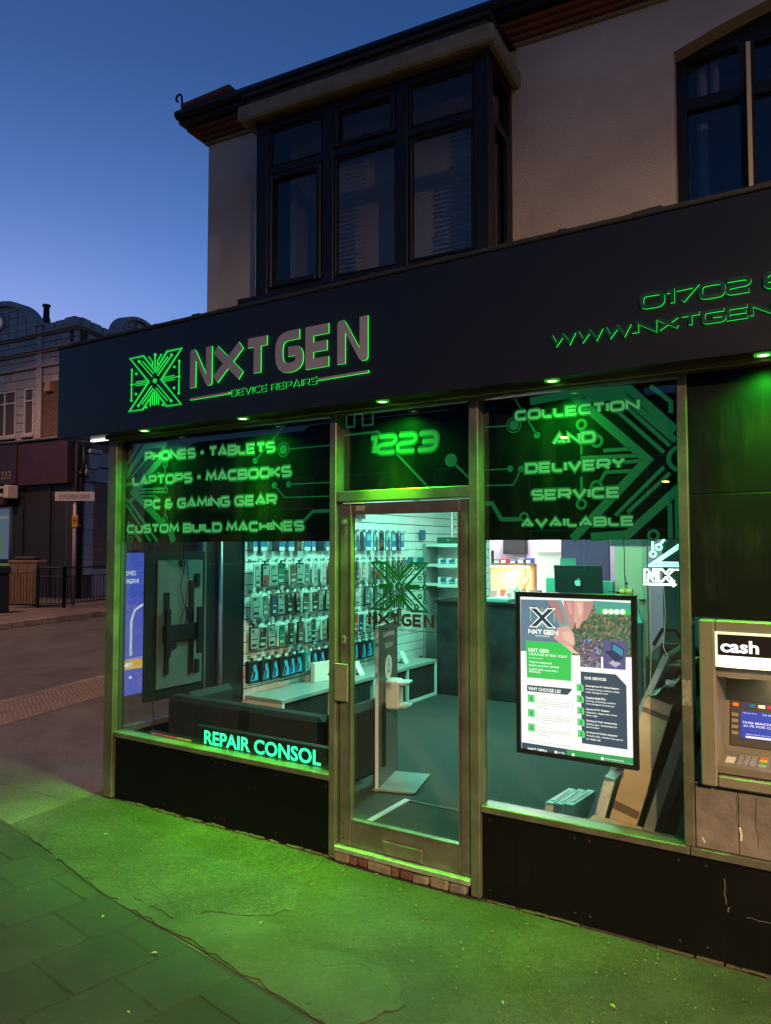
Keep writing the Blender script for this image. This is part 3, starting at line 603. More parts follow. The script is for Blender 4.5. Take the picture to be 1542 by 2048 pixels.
# ------------------------------------------------------------------ fascia sign
fas = thing('fascia_sign', 'long black fascia board with raised green edged lettering over the shopfront', 'shop sign', (-2.36, -.16, 2.53))
mb = MB(); mb.box(-2.36, 5, -.16, -.135, 2.53, 3.18, b=.003); mb.box(-2.36, -2.335, -.134, 1.2, 2.53, 3.18, b=.003); mb.build('fascia_panel', fascia_mat, fas)
mb = MB(); mb.box(-2.37, 5, -.17, -.05, 3.182, 3.205, b=.005); mb.box(-2.37, -2.3, -.049, 1.2, 3.182, 3.205)
for i in range(26): mb.obox((-2.2 + i * .21 + random.uniform(-.05, .05), -.12, 3.207), (random.uniform(.02, .07), .035, random.uniform(.004, .012)), (1, 0, random.uniform(-.08, .08)), b=.004)
mb.build('flashing', lead, fas)
mb = MB(); mb.box(-2.334, 5, -.134, 1.2, 2.548, 2.562); mb.box(-1.9, 5, -.128, -.04, 2.536, 2.547); mb.build('soffit', mat('black_soffit', (.012, .014, .012), .3), fas)
mb = MB(); mb.box(-2.0, 5, -.03, -.006, 2.515, 2.546, b=.004); mb.build('soffit_rail', bronze, fas)
EDGE = glow('green_lit_acrylic_edge', (.02, 1, .1), 1.0, False)
face_grey = mat('brushed_grey_letter_face', (.3, .285, .33), .42, .0, var=.08)
face_dark = mat('dark_green_letter_face', (.008, .05, .025), .35, var=.2)
face_line = glow('green_lit_face', (.02, .8, .08), .5, False)
FF = front(-.16)
def letters(text, u0, v0, wd, hg, sw, face, d, **kw):
    lay, t = layout(text, wd, hg, sw, **kw)
    for ch, st in lay:
        mb = MB(); e = 0
        for pts, closed in st: mb.stroke([(u0 + a, v0 + b) for a, b in pts], t, FF, .004, d + e, closed, 0, 1); e += .0003
        mb.build('letter', [face, EDGE], fas)
NPOLY = [(0, 0), (0, .94), (.07, 1), (.2, 1), (.27, .95), (.735, .3), (.735, 1), (1, 1), (1, .06), (.94, 0), (.8, 0), (.72, .06), (.265, .7), (.265, 0)]
for ch, x0, wd_ in (('N', -1.0, .19), ('X', -.808, .265), ('T', -.545, .205), ('G', -.305, .205), ('E', -.085, .19), ('N', .135, .2)):
    if ch == 'N': MB().poly([(x0 + u * wd_, 2.744 + v * .24) for u, v in NPOLY], FF, .004, .012, 0, 1).build('letter', [face_grey, EDGE], fas)
    else: letters(ch, x0, 2.744, wd_, .24, .235, face_grey, .012)
letters('DEVICE REPAIRS', -.655, 2.655, .65, .043, .17, face_dark, .009, gap=.34)
letters('01702 820100', 1.74, 2.772, 1.02, .07, .24, face_dark, .012, gap=.2)
letters('WWW.NXTGEN-TECH.CO.UK', 1.337, 2.668, 1.72, .058, .24, face_dark, .012, gap=.2)
for a in (((-.995, 2.674), (-.662, 2.678)), ((.005, 2.678), (.34, 2.682))): mb = MB(); mb.stroke(list(a), .013, FF, .003, .016, False, 0, 1); mb.build('rule_line', [face_grey, EDGE], fas)
mb = MB(); emblem(FF, -1.575, 2.655, .49, .355, .0105, mb, .003, .009, .9, 0, 1); mb.build('emblem', [face_line, EDGE], fas)
mb = MB(); mb.stroke([(-1.575 + a * .49, 2.655 + b * .355) for a, b in [(0, 1), (.27, 1), (.5, .68), (.73, 1), (1, 1), (.62, .5), (1, 0), (.73, 0), (.5, .32), (.27, 0), (0, 0), (.38, .5)]], .05, FF, 0, .0025, True)
mb.build('emblem_backing', mat('emblem_backing_green', (.004, .03, .012), .4), fas)
# downlights in the soffit
lens = glow('yellow_green_lens', (.8, 1, .4), 5, False); lensr = glow('green_lit_trim_ring', (.05, .9, .05), .35, False)
where = ['left of the emblem end, above the phones lettering', 'above the tablets lettering', 'above the street number 1223', 'above the collection lettering', 'above the black wall over the cash machine']
for i, (x, wt) in enumerate(zip((-1.517, -.631, .373, 1.316, 2.205), where)):
    t = thing('downlight', 'small round downlight under the fascia ' + wt, 'downlight', (x, -.085, 2.534), 'downlights under the fascia')
    mb = MB(); mb.disc((x, -.085), .036, UP(0), 2.528, 2.5355, 20, hole=.025); mb.build('trim_ring', lensr, t)
    mb = MB(); mb.cyl((x, -.085, 2.5295), (x, -.085, 2.5355), .021, n=16); mb.build('lens', lens, t)
    lamp('downlight_beam', 'SPOT', (x, -.085, 2.515), GREEN_W * (.85, 1.15, .95, .22, .2)[i], (.17, 1, .0), t, (0, 0, 0), spot_size=R(62), spot_blend=1.0, shadow_soft_size=.03)
    lamp('downlight_spill', 'SPOT', (x, -.085, 2.515), GREEN_W * (.18, .19, .2, .19, .08)[i], (.02, 1, .03), t, (0, 0, 0), spot_size=R(150), spot_blend=1.0, shadow_soft_size=.02)
t = thing('strip_light', 'thin white strip light under the left end of the fascia', 'strip light', (-2.1, .1, 2.54))
MB().box(-2.3, -2.03, .07, .1, 2.535, 2.547, b=.003).build('diffuser', glow('white_strip', (.9, 1, .95), 2.0), t)

# ------------------------------------------------------------------ shopfront
sf = thing('shopfront', 'bronze framed glass shopfront with door between two display windows', 'shopfront', (0, 0, 0))
for x0, x1 in ((-2.0, -1.905), (-.042, .004), (.838, .89), (1.85, 1.892)):
    mb = MB(); mb.box(x0, x1, 0, .1, .02 if x0 < 1.5 else .4755, 2.53, b=.004); mb.build('frame_post', bronze, sf)
    mb = MB(); mb.box(x0 - .008, x0 - .0005, .03, .09, .45, 2.5) if x0 > -1 else mb.box(x1 + .0005, x1 + .008, .045, .09, .475, 2.5); mb.build('glazing_bead', bronze_dark, sf)
mb = MB(); mb.box(-1.904, 5, .012, .1, 2.512, 2.53); mb.build('frame_head', bronze, sf)
for x0, x1 in ((-1.9, -.043), (.891, 1.87), (1.872, 5)):
    mb = MB(); mb.box(x0, x1, .002, .1, .438, .474, b=.004); mb.build('window_sill', bronze, sf)
    if x0 < 1.5: mb = MB(); mb.box(x0, x1 if x1 < 1 else 5, .028, .08, .02, .436); mb.build('stall_riser', board_black, sf)
for x0, x1 in ((-1.904, -.043), (.891, 1.849)):
    MB().box(x0, x1, .068, .074, .475, 2.511).build('window_pane', pane, sf)
MB().box(.005, .837, .068, .074, 2.07, 2.511).build('window_pane', pane, sf)
mb = MB(); mb.box(.005, .837, .004, .1, 2.008, 2.068, b=.004); mb.build('transom', bronze, sf)
# side return window on the side street
MB().box(-1.985, -1.979, .101, .86, .475, 2.511).build('window_pane', pane, sf)
mb = MB(); mb.box(-2.0, -1.93, .101, .9, .438, .474); mb.box(-2.0, -1.93, .86, .9, .475, 2.511); mb.build('side_frame', bronze, sf)
mb = MB(); mb.box(-1.99, -1.94, .101, .9, .02, .437); mb.build('stall_riser', board_black, sf)
MB().box(-2.0, -1.96, .9, 1.36, .0, 2.53).build('black_pier', black_gloss, sf)
scuff = mat('pale_scuff', (.1, .095, .085), .7); pr2 = random.Random(5); FRr = front(.0278)
for x, z, dx, dz, w_ in ((2.0, .36, .004, -.1, .007), (2.02, .25, -.01, -.02, .01), (2.08, .225, .12, -.005, .004), (-.62, .3, .02, -.004, .003)):
    pts = [(x + dx * i / 5 + pr2.uniform(-.003, .003), z + dz * i / 5 + pr2.uniform(-.003, .003)) for i in range(6)]
    MB().stroke(pts, w_ * .5, FRr, 0, .0003).build('scuff_mark', scuff, sf)
for x in (-1.86, -1.4, -.94, -.86, -.45, -.08, .93, 1.36, 1.43, 1.82, 1.93, 2.3):
    for z in (.06, .4): MB().cyl((x, .0285, z), (x, .0268, z), .005, n=8).build('screw_head', bronze_dark, sf)
# door
mb = MB(); mb.box(.02, .095, .02, .066, .1, 2.0, b=.004); mb.box(.775, .83, .02, .066, .1, 2.0, b=.004); mb.box(.0955, .7745, .022, .064, .1, .24, b=.004); mb.box(.0955, .7745, .022, .064, 1.935, 1.998, b=.004)
door = mb.build('door', bronze, sf)
mb = MB(); mb.box(.096, .102, .012, .05, .242, 1.934); mb.box(.768, .774, .012, .05, .242, 1.934); mb.box(.103, .767, .012, .05, .242, .252); mb.build('glazing_bead', bronze, door)
MB().box(.103, .767, .04, .046, .253, 1.934).build('door_pane', pane, door)
mb = MB(); mb.box(.018, .108, -.028, -.02, .9, 1.105, b=.002); mb.box(.03, .05, -.02, .02, .93, .96); mb.box(.03, .05, -.02, .02, 1.05, 1.08); mb.build('door_handle', mat('satin_handle_metal', (.3, .24, .2), .3, .5, var=.15, vscale=20), door)
mb = MB(); mb.box(.31, .555, .012, .0215, .108, .178, b=.004); mb.build('letter_plate', bronze, door)
MB().cyl((.05, .02, 1.893), (.05, .012, 1.893), .013, n=14).build('lock_cylinder', grey_metal, door); MB().box(.037, .062, .0155, .0195, 1.21, 1.255, b=.002).build('keyhole_plate', grey_metal, door); MB().cyl((.0495, .0154, 1.235), (.0495, .0145, 1.235), .005, n=10).build('keyhole', cable_black, door)
for z in (.14, .18, .22, 1.84): MB().cyl((.05, .0195, z), (.05, .016, z), .005, n=8).build('screw', bronze_dark, door)
mb = MB(); mb.box(.05, .2, .006, .019, 1.995, 2.004); mb.box(.13, .19, .0175, .0195, 1.955, 1.985); mb.build('door_sticker', mat('worn_foil_label', (.4, .37, .3), .4, .3, var=.4, vscale=60), door)
mb = MB(); mb.box(.005, .837, -.012, .1, .068, .098, b=.004); mb.build('threshold', mat('aluminium_threshold', (.4, .4, .38), .4, .6, var=.3, vscale=20), sf)
x = .002; bm_ = [mat('broken_stone_%s' % n, c, .85, var=.3, vscale=14, bump=.7, bscale=50) for n, c in (('buff', (.16, .14, .095)), ('red', (.1, .04, .03)), ('grey', (.13, .12, .1)))]
for i, wd_ in enumerate((.1, .05, .07, .15, .05, .08, .1, .11, .1)):
    mb = MB(); h_ = random.uniform(.042, .055); mb.obox((x + wd_ / 2, .046 + random.uniform(-.012, .008), .01 + h_ / 2), (wd_ / 2 - .002, .05, h_ / 2), (1, 0, random.uniform(-.06, .06)), (random.uniform(-.05, .05), 1, 0), b=.01)
    mb.build('brick', bm_[(0, 1, 1, 0, 1, 1, 0, 0, 2)[i]], sf); x += wd_
# rough mortar at the foot of the stall risers
mb = MB()
for i in range(34): xx = random.uniform(-1.88, -.06); mb.obox((xx, .022, .012), (random.uniform(.02, .06), .012, random.uniform(.004, .012)), (1, random.uniform(-.1, .1), random.uniform(-.1, .1)), b=.004)
for i in range(30): xx = random.uniform(.9, 3.2); mb.obox((xx, .022, .01), (random.uniform(.02, .07), .01, random.uniform(.003, .008)), (1, 0, random.uniform(-.05, .05)), b=.003)
mb.build('mortar_fillet', mat('crumbling_mortar', (.05, .035, .025), .9, var=.4, vscale=20, bump=.6, bscale=60), sf, kind='stuff')

# ------------------------------------------------------------------ printed window film, seen through the glass
FP = front(.0768); b_ = .0003
def film(label, x0, x1, z0=1.787, z1=2.51):
    t = thing('window_film', label, 'window film', ((x0 + x1) / 2, .0768, z0))
    mb = MB(); mb.box(x0, x1, .077, .0785, z0, z1); mb.build('film_sheet', film_mat, t); return t
def lines(mb, wd, *ls, closed=False, h=b_, mi=0):
    for l in ls: mb.stroke(l, wd, FP, 0, h, closed, mi)
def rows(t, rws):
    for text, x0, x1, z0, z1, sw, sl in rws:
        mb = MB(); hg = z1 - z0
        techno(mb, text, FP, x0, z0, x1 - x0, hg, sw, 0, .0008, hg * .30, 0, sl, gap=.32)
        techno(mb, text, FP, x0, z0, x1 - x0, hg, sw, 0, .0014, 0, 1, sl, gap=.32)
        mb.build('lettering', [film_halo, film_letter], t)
f1 = film('dark green window film listing phones, tablets, laptops and gaming gear', -1.897, -.052)
mb = MB()
lines(mb, .04, [(-1.896, 2.255), (-1.70, 2.455), (-1.50, 2.455), (-1.53, 2.40)]); lines(mb, .012, [(-1.845, 2.249), (-1.653, 2.39)], [(-1.86, 2.28), (-1.70, 2.425)])
lines(mb, .012, [(-1.88, 2.35), (-1.76, 2.48)])
lines(mb, .05, [(-1.52, 2.372), (-1.815, 2.137), (-1.44, 1.86), (-1.40, 1.79)]); mb.disc((-1.86, 2.14), .075, FP, 0, .0004, 24, hole=.05)
lines(mb, .014, [(-1.775, 2.159), (-1.51, 2.154)], [(-1.764, 2.136), (-1.51, 2.131)], [(-1.76, 2.11), (-1.60, 2.106), (-1.56, 2.085)])
lines(mb, .022, [(-1.89, 2.055), (-1.63, 1.79)], [(-1.87, 2.085), (-1.56, 1.79)], h=.0002); lines(mb, .03, [(-1.87, 1.93), (-1.73, 1.79)]); lines(mb, .012, [(-1.87, 1.79), (-1.87, 1.9)], [(-1.89, 2.24), (-1.89, 2.37)])
for c in ((-1.494, 2.319), (-1.487, 2.141), (-1.487, 1.951), (-1.56, 2.25), (-1.835, 1.812)): mb.disc(c, .023, FP, 0, .0005, 16, hole=.013)
lines(mb, .009, [(-1.494, 2.298), (-1.492, 2.165)], [(-1.488, 2.04), (-1.487, 1.973)])
mb.disc((-.448, 2.348), .03, FP, 0, .0003); mb.disc((-.448, 2.348), .046, FP, 0, .0003, 24, hole=.04)
for c in ((-.676, 2.293), (-.519, 2.132), (-.405, 2.133)): mb.disc(c, .02, FP, 0, .0003)
lines(mb, .007, [(-.40, 2.348), (-.053, 2.349)], [(-.676, 2.293), (-.437, 2.50)], [(-.405, 2.133), (-.053, 2.13)], [(-.519, 2.132), (-.434, 2.054), (-.053, 2.049)]); lines(mb, .021, [(-.316, 1.885), (-.218, 1.964), (-.053, 1.965)])
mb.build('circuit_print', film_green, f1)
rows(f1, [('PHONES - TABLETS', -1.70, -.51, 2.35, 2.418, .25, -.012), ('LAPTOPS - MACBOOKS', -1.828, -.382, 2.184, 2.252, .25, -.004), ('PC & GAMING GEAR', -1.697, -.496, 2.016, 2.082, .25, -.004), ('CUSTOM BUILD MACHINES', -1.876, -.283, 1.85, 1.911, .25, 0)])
f2 = film('dark green window film with the number 1223 above the door', .008, .834, 2.072)
mb = MB(); lines(mb, .011, [(.022, 2.509), (.022, 2.447), (.079, 2.443), (.079, 2.509)], [(.135, 2.509), (.135, 2.445), (.205, 2.444), (.205, 2.509)])
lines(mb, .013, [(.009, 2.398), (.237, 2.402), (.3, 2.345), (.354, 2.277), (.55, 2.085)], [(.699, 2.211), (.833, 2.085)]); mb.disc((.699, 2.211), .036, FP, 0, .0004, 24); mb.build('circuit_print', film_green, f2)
mb = MB(); techno(mb, '1223', FP, .172, 2.27, .445, .112, .2, 0, .0008, .02, 0, -.01, gap=.28, slant=.1); techno(mb, '1223', FP, .172, 2.27, .445, .112, .2, 0, .0014, 0, 1, -.01, gap=.2, slant=.1); mb.build('lettering', [film_halo, mat('self_lit_bright_green_film_print', (.008, .07, .015), .5, spec=.1, emit=(.1, .8, .2), es=.2)], f2)  # digits and their outline emit a little, in place of backlight
f3 = film('dark green window film reading collection and delivery service available', .893, 1.847)
mb = MB()
lines(mb, .04, [(1.143, 2.478), (1.346, 2.494), (1.63, 2.485), (1.83, 2.275)], h=.0002); lines(mb, .042, [(1.36, 2.488), (1.705, 2.151), (1.46, 1.90), (1.35, 1.79)]); lines(mb, .03, [(1.42, 2.456), (1.60, 2.456), (1.83, 2.23)], h=.0001)
lines(mb, .018, [(1.57, 2.39), (1.778, 2.179)], [(1.619, 2.399), (1.805, 2.208)], [(1.777, 2.114), (1.556, 1.899)], [(1.803, 2.085), (1.612, 1.912)])
lines(mb, .04, [(1.845, 2.02), (1.612, 1.81), (1.44, 1.80)]); mb.disc((1.85, 2.148), .062, FP, 0, .0005, 28, hole=.042); lines(mb, .02, [(1.80, 1.95), (1.80, 1.79)], [(1.83, 1.98), (1.83, 1.79)], [(1.723, 2.49), (1.811, 2.408), (1.811, 2.356)])
for c, rr in (((1.401, 2.34), .028), ((1.474, 2.254), .032), ((1.469, 2.038), .032), ((1.396, 1.957), .028), ((1.106, 1.901), .026), ((1.726, 1.805), .028)): mb.disc(c, rr, FP, 0, .0006, 18, hole=rr * .52)
lines(mb, .013, [(1.401, 2.312), (1.399, 2.194)], [(1.398, 2.088), (1.397, 1.985)]); lines(mb, .017, [(1.504, 2.207), (1.627, 2.207)], [(1.394, 2.18), (1.657, 2.173)], [(1.602, 2.146), (1.67, 2.148)], [(1.49, 2.065), (1.513, 2.104), (1.632, 2.104)])
lines(mb, .007, [(.894, 2.37), (1.025, 2.366)], [(1.059, 2.505), (1.177, 2.307)], [(.894, 2.148), (1.023, 2.147)], [(.894, 2.068), (1.051, 2.065), (1.092, 2.142)]); lines(mb, .022, [(.894, 1.977), (.934, 1.975), (.983, 1.893), (1.082, 1.891)])
mb.disc((1.055, 2.367), .026, FP, 0, .0003); mb.disc((1.055, 2.367), .04, FP, 0, .0003, 24, hole=.034)
for c in ((1.177, 2.307), (1.033, 2.147), (1.092, 2.143)): mb.disc(c, .017, FP, 0, .0003)
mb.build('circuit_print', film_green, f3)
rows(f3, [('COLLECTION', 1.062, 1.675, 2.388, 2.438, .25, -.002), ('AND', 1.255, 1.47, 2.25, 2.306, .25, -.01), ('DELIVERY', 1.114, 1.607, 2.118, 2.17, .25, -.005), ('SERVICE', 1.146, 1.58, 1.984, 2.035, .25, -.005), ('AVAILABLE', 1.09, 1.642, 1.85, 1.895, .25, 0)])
# decal on the door glass
dc = thing('door_decal', 'green circuit X logo and bronze lettering stuck on the door glass', 'decal', (.4, .05, 1.3)); FD = front(.0472)
mb = MB(); emblem(FD, .218, 1.41, .352, .255, .017, mb, 0, .0003); mb.build('emblem', decal_green, dc)
mb = MB(); kx = .417 / 1.34
for ch, x0, wd_ in (('N', -1.0, .19), ('X', -.808, .265), ('T', -.545, .205), ('G', -.305, .205), ('E', -.085, .19), ('N', .135, .2)):
    if ch == 'N': mb.poly([(.195 + (x0 + 1 + u * wd_) * kx, 1.325 + v * .068) for u, v in NPOLY], FD, 0, .0003)
    else: techno(mb, ch, FD, .195 + (x0 + 1) * kx, 1.325, wd_ * kx, .068, .23, 0, .0003)
techno(mb, 'DEVICE REPAIRS', FD, .295, 1.298, .21, .014, .17, 0, .0003); mb.build('lettering', decal_dark, dc)
for a in ((.195, .285), (.515, .61)): mb = MB(); mb.stroke([(a[0], 1.304), (a[1], 1.304)], .005, FD); mb.build('rule_line', decal_green, dc)

# ------------------------------------------------------------------ things in the windows
tk = thing('message_display', 'long black scrolling display with glowing green letters along the left window sill', 'led sign', (-.64, .12, .475))
mb = MB(); mb.box(-1.2, -.06, .1, .15, .476, .585, b=.004); mb.build('housing', black_gloss, tk)
mb = MB(); FL = front(.0985); sw_ = []
write(mb, 'REPAIR CONSOL', FL, -1.115, .478, .945, .088, 0, .022); mb.build('lettering', glow('green_pixel_letters', (.03, 1, .32), 2.6), tk)
mb = MB()
for i in range(14): mb.box(-1.62 + i * .028, -1.6 + i * .028, .0985, .0995, .478, .484, mi=0 if i < 9 else 1)
mb.build('pixel_row', [glow('red_pixels', (1, .05, .1), .8), glow('yellow_pixels', (1, .7, .05), .8)], tk)
MB().box(-1.66, -1.201, .1, .15, .476, .486).build('housing_foot', black_gloss, tk)

lbx = thing('poster_lightbox', 'bright illuminated poster in a black frame hanging inside the right window', 'lightbox', (1.345, .1, .733))
mb = MB(); mb.box(1.05, 1.073, .088, .118, .735, 1.53, b=.002); mb.box(1.617, 1.64, .088, .118, .735, 1.53, b=.002); mb.box(1.0735, 1.6165, .088, .118, 1.505, 1.53, b=.002); mb.box(1.0735, 1.6165, .088, .118, .735, .757, b=.002); mb.build('frame', black_gloss, lbx)
FB = FR((1.05, .1, .735)); SHEET = 1.15
MB().box(1.0735, 1.6165, .1, .116, .7575, 1.5045).build('lit_panel', glow('lit_white_panel', (1, 1, 1), SHEET), lbx)
def LZ(zx, zy):
    s_, t_ = .5, .5
    for _ in range(5):
        s_ = (zx - (50 + 35 * t_)) / (1210 + 10 * t_); t_ = (zy - (75 + 30 * s_)) / (1700 + 140 * s_)
    return (.0245 + s_ * .541, .769 - t_ * .746)
ink = lambda n, c, k=1.0: glow('lit_ink_' + n, c, k, False)
slate_i = ink('slate', (.055, .085, .13)); green_i = ink('green', (.06, .62, .12)); white_i = ink('white', (1, 1, 1), 1.15); pale_i = ink('pale_text', (.3, .32, .36)); green2 = ink('mint', (.16, .72, .25))
mb = MB(); mb.poly([LZ(*p) for p in [(52, 105), (360, 108), (600, 600), (640, 690), (62, 690)]], FB, h1=.0004); mb.poly([LZ(*p) for p in [(360, 108), (520, 108), (640, 420), (600, 600)]], FB, h1=.0005, mi=1); mb.build('blue_print', [ink('sky_blue', (.16, .24, .36)), ink('teal_blur', (.22, .42, .42))], lbx)
mb = MB(); mb.poly([LZ(*p) for p in [(640, 690), (600, 500), (700, 300), (860, 110), (1262, 130), (1275, 745), (960, 745), (640, 730)]], FB, h1=.0006); mb.build('circuit_board_print', tiled_print('lit_circuit_board_picture', [(.01, .1, .08), (.02, .17, .13), (.3, .15, .05), (.015, .09, .07), (.02, .13, .1), (.45, .3, .14), (.02, .16, .11), (.012, .04, .04), (.2, .25, .18)], 120, .9), lbx)
mb = MB(); mb.poly([LZ(*p) for p in [(865, 110), (1262, 130), (1262, 200), (900, 260)]], FB, h1=.0008); mb.build('teal_blur_print', ink('teal', (.1, .42, .36)), lbx)
skin = [ink('skin_%d' % i, c) for i, c in enumerate([(.62, .3, .3), (.8, .42, .38), (.5, .24, .26), (.9, .58, .5)])]
mb = MB()
for k, (pl, mi) in enumerate([([(370, 110), (470, 112), (560, 300), (545, 400), (480, 330), (400, 220)], 2), ([(540, 112), (660, 112), (672, 380), (650, 440), (620, 420), (560, 230)], 0), ([(660, 112), (770, 114), (800, 250), (720, 420), (690, 430), (672, 330)], 1), ([(770, 114), (870, 116), (865, 180), (800, 330), (760, 350)], 0),
                              ([(480, 420), (600, 400), (660, 480), (680, 600), (640, 660), (520, 600), (440, 540)], 1), ([(530, 470), (620, 460), (665, 540), (650, 610), (560, 560)], 3), ([(580, 130), (630, 130), (645, 260), (610, 260)], 1), ([(690, 130), (740, 130), (760, 240), (720, 300)], 3), ([(520, 600), (650, 650), (720, 720), (560, 690)], 3)]):
    mb.poly([LZ(*p) for p in pl], FB, h1=.0009 + k * .0001, mi=mi)
mb.build('hand_print', skin, lbx)
mb = MB(); mb.poly([LZ(*p) for p in [(120, 572), (520, 592), (635, 690), (640, 1022), (138, 985)]], FB, h1=.0022); mb.poly([LZ(*p) for p in [(945, 195), (1262, 205), (1265, 268), (945, 262), (925, 230)]], FB, h1=.0012); mb.build('green_print', green_i, lbx)
mb = MB(); mb.poly([LZ(*p) for p in [(138, 1070), (648, 1110), (640, 1135), (600, 1180), (140, 1140)]], FB, h1=.0012); mb.poly([LZ(*p) for p in [(742, 912), (1115, 940), (1225, 1065), (1245, 1780), (765, 1718)]], FB, h1=.0012); mb.poly([LZ(*p) for p in [(85, 1712), (600, 1785), (600, 1850), (87, 1778)]], FB, h1=.0012); mb.build('slate_print', slate_i, lbx)
mb = MB(); mb.poly([LZ(*p) for p in [(600, 1785), (1303, 1872), (1305, 1943), (600, 1850)]], FB, h1=.0012); mb.build('footer_print', ink('footer_green', (.05, .38, .12)), lbx)
mb = MB(); mb.poly([LZ(*p) for p in [(728, 545), (952, 553), (962, 872), (738, 858)]], FB, h1=.0024); mb.build('computer_picture', tiled_print('lit_computer_picture', [(.03, .03, .12), (.04, .16, .36), (.4, .13, .05), (.02, .02, .06), (.2, .1, .4), (.35, .5, .7), (.3, .12, .2)], 130, .9), lbx)
mb = MB(); mb.poly([LZ(*p) for p in [(975, 555), (1213, 562), (1216, 888), (985, 874)]], FB, h1=.0024)
mb.poly([LZ(*p) for p in [(1070, 570), (1200, 655), (1190, 760), (1065, 670)]], FB, h1=.003, mi=1); mb.poly([LZ(*p) for p in [(1000, 680), (1065, 672), (1190, 765), (1110, 800)]], FB, h1=.0031, mi=2); mb.poly([LZ(*p) for p in [(1040, 810), (1090, 780), (1170, 820), (1110, 860)]], FB, h1=.003, mi=3); mb.poly([LZ(*p) for p in [(1082, 592), (1190, 665), (1182, 740), (1078, 662)]], FB, h1=.0033, mi=4)
mb.build('laptop_picture', [ink('violet', (.13, .11, .3)), ink('screen_dark', (.02, .05, .12)), ink('keys_dark', (.04, .05, .1)), ink('tablet_pink', (.6, .5, .7)), ink('screen_cyan', (.07, .3, .5))], lbx)
mb = MB(); a, c = LZ(165, 412), LZ(448, 208)
P = lambda x, y: (a[0] + x * (c[0] - a[0]), a[1] + y * (c[1] - a[1]))
mb.poly([P(0, 1), P(.24, 1), P(.5, .64), P(.76, 1), P(1, 1), P(.62, .5), P(1, 0), P(.76, 0), P(.5, .36), P(.24, 0), P(0, 0), P(.38, .5)], FB, h1=.0024, mi=0) if False else None
for st in ([(0.1, 1), (.9, 0)], [(.1, 0), (.9, 1)]): mb.stroke([P(*q) for q in st], .03, FB, 0, .0024, mi=0)
mb.stroke([P(*q) for q in [(0, 1), (.27, 1), (.5, .68), (.73, 1), (1, 1), (.62, .5), (1, 0), (.73, 0), (.5, .32), (.27, 0), (0, 0), (.38, .5)]], .006, FB, 0, .0026, True, 1)
for st in ([(.5, .74), (.5, 1.02)], [(.42, .8), (.36, .97)], [(.58, .8), (.64, .97)], [(.44, .22), (.44, .04)], [(.52, .22), (.52, .04)], [(.03, .3), (.03, .95)], [(.97, .3), (.97, .8)]): mb.stroke([P(*q) for q in st], .0022, FB, 0, .0024, mi=2)
mb.build('emblem', [ink('emblem_navy', (.03, .06, .08)), white_i, ink('emblem_green', (.4, .8, .5))], lbx)
TX = []
mb = MB()
def tw(text, z0, z1, hpx, bold=.0, techno_=False):
    a = LZ(*z0); c = LZ(*z1); hg = hpx * .00042
    if techno_: techno(mb, text, FB, a[0], a[1], c[0] - a[0], hg, .22, 0, .0034, gap=.22)
    else: write(mb, text, FB, a[0], a[1], c[0] - a[0], hg, .0034, bold)
tw('NXT', (148, 492), (308, 492), 55, techno_=True); tw('GEN', (325, 500), (488, 500), 55, techno_=True); tw('DEVICE REPAIRS', (232, 522), (395, 526), 16, .01)
tw('NXT GEN', (155, 695), (385, 705), 44, .03); tw('THE FUTURE OF TECH, TODAY', (155, 738), (597, 752), 32, .015); tw('Tired of overpriced', (160, 825), (420, 838), 30, .02); tw('repairs and poor service?', (160, 860), (505, 875), 30, .02); tw('At NXT GEN, we do things', (160, 905), (490, 918), 28, .02); tw('differently.', (160, 932), (300, 940), 28, .02)
tw('WHY CHOOSE US?', (155, 1128), (527, 1155), 42, .03); tw('OUR SERVICES', (785, 998), (1018, 1012), 32, .03)
for y, (h_, l1, l2) in zip((1085, 1215, 1345, 1475, 1605), (('Smartphone & Tablet Repairs', 'Cracked screens, battery swaps,', 'water damage & more'), ('Custom Built PCs', 'Gaming, streaming, creative', 'work-designed around you'), ('Laptop & PC Repairs', 'Upgrades, diagnostics, fixes', 'done right'), ('Gaming & Tech Accessories', 'Quality gear, handpicked for', 'performance'), ('In-Store & Online Support', 'Friendly help, whether you pop in', 'or reach out'))):
    x = 800 + (y - 1085) * .03
    tw(h_, (x, y), (x + 13 * len(h_), y + 18), 24, .03); tw(l1, (x, y + 37), (x + 11.6 * len(l1), y + 55), 24, .012); tw(l2, (x, y + 70), (x + 12.5 * len(l2), y + 84), 24, .012)
tw('NXT', (158, 1797), (255, 1808), 30, techno_=True); tw('GEN', (268, 1812), (375, 1820), 30, techno_=True)
tw('01702 820100'[:5], (505, 1832), (580, 1842), 18, .02); tw('www.nxtgen-tech', (1005, 1892), (1210, 1912), 18, .02)
for x, y in ((480, 1822), (672, 1848), (985, 1886)): q = LZ(x, y); mb.poly([(q[0] - .006, q[1] - .006), (q[0] + .006, q[1] - .006), (q[0] + .006, q[1] + .006), (q[0] - .006, q[1] + .006)], FB, h1=.0032)
for x in (998, 1058, 1118, 1178): mb.disc(LZ(x, 232), .0125, FB, 0, .0026)
q = LZ(155, 765); r_ = LZ(325, 772); mb.stroke([q, r_], .0015, FB, 0, .0032)
mb.build('white_lettering', white_i, lbx)
mb = MB()
for y, hd, n in ((1220, 'Fair, upfront pricing', 4), (1385, 'We prioritise work, safely', 4), (1545, 'No nonsense. No mystery fees.', 3)):
    x = 250 + (y - 1220) * .02; tw(hd, (x, y), (x + 260, y + 12), 18, .0)
    for k in range(n):
        a = LZ(x, y + 30 + 22 * k); c = LZ(x + (380 if k < n - 1 else 160), y + 58 + 22 * k); mb.stroke([a, c], .0016, FB, 0, .002)
tw('CONTACT US TODAY FOR MORE INFORMATION', (150, 1700), (665, 1768), 20, .0)
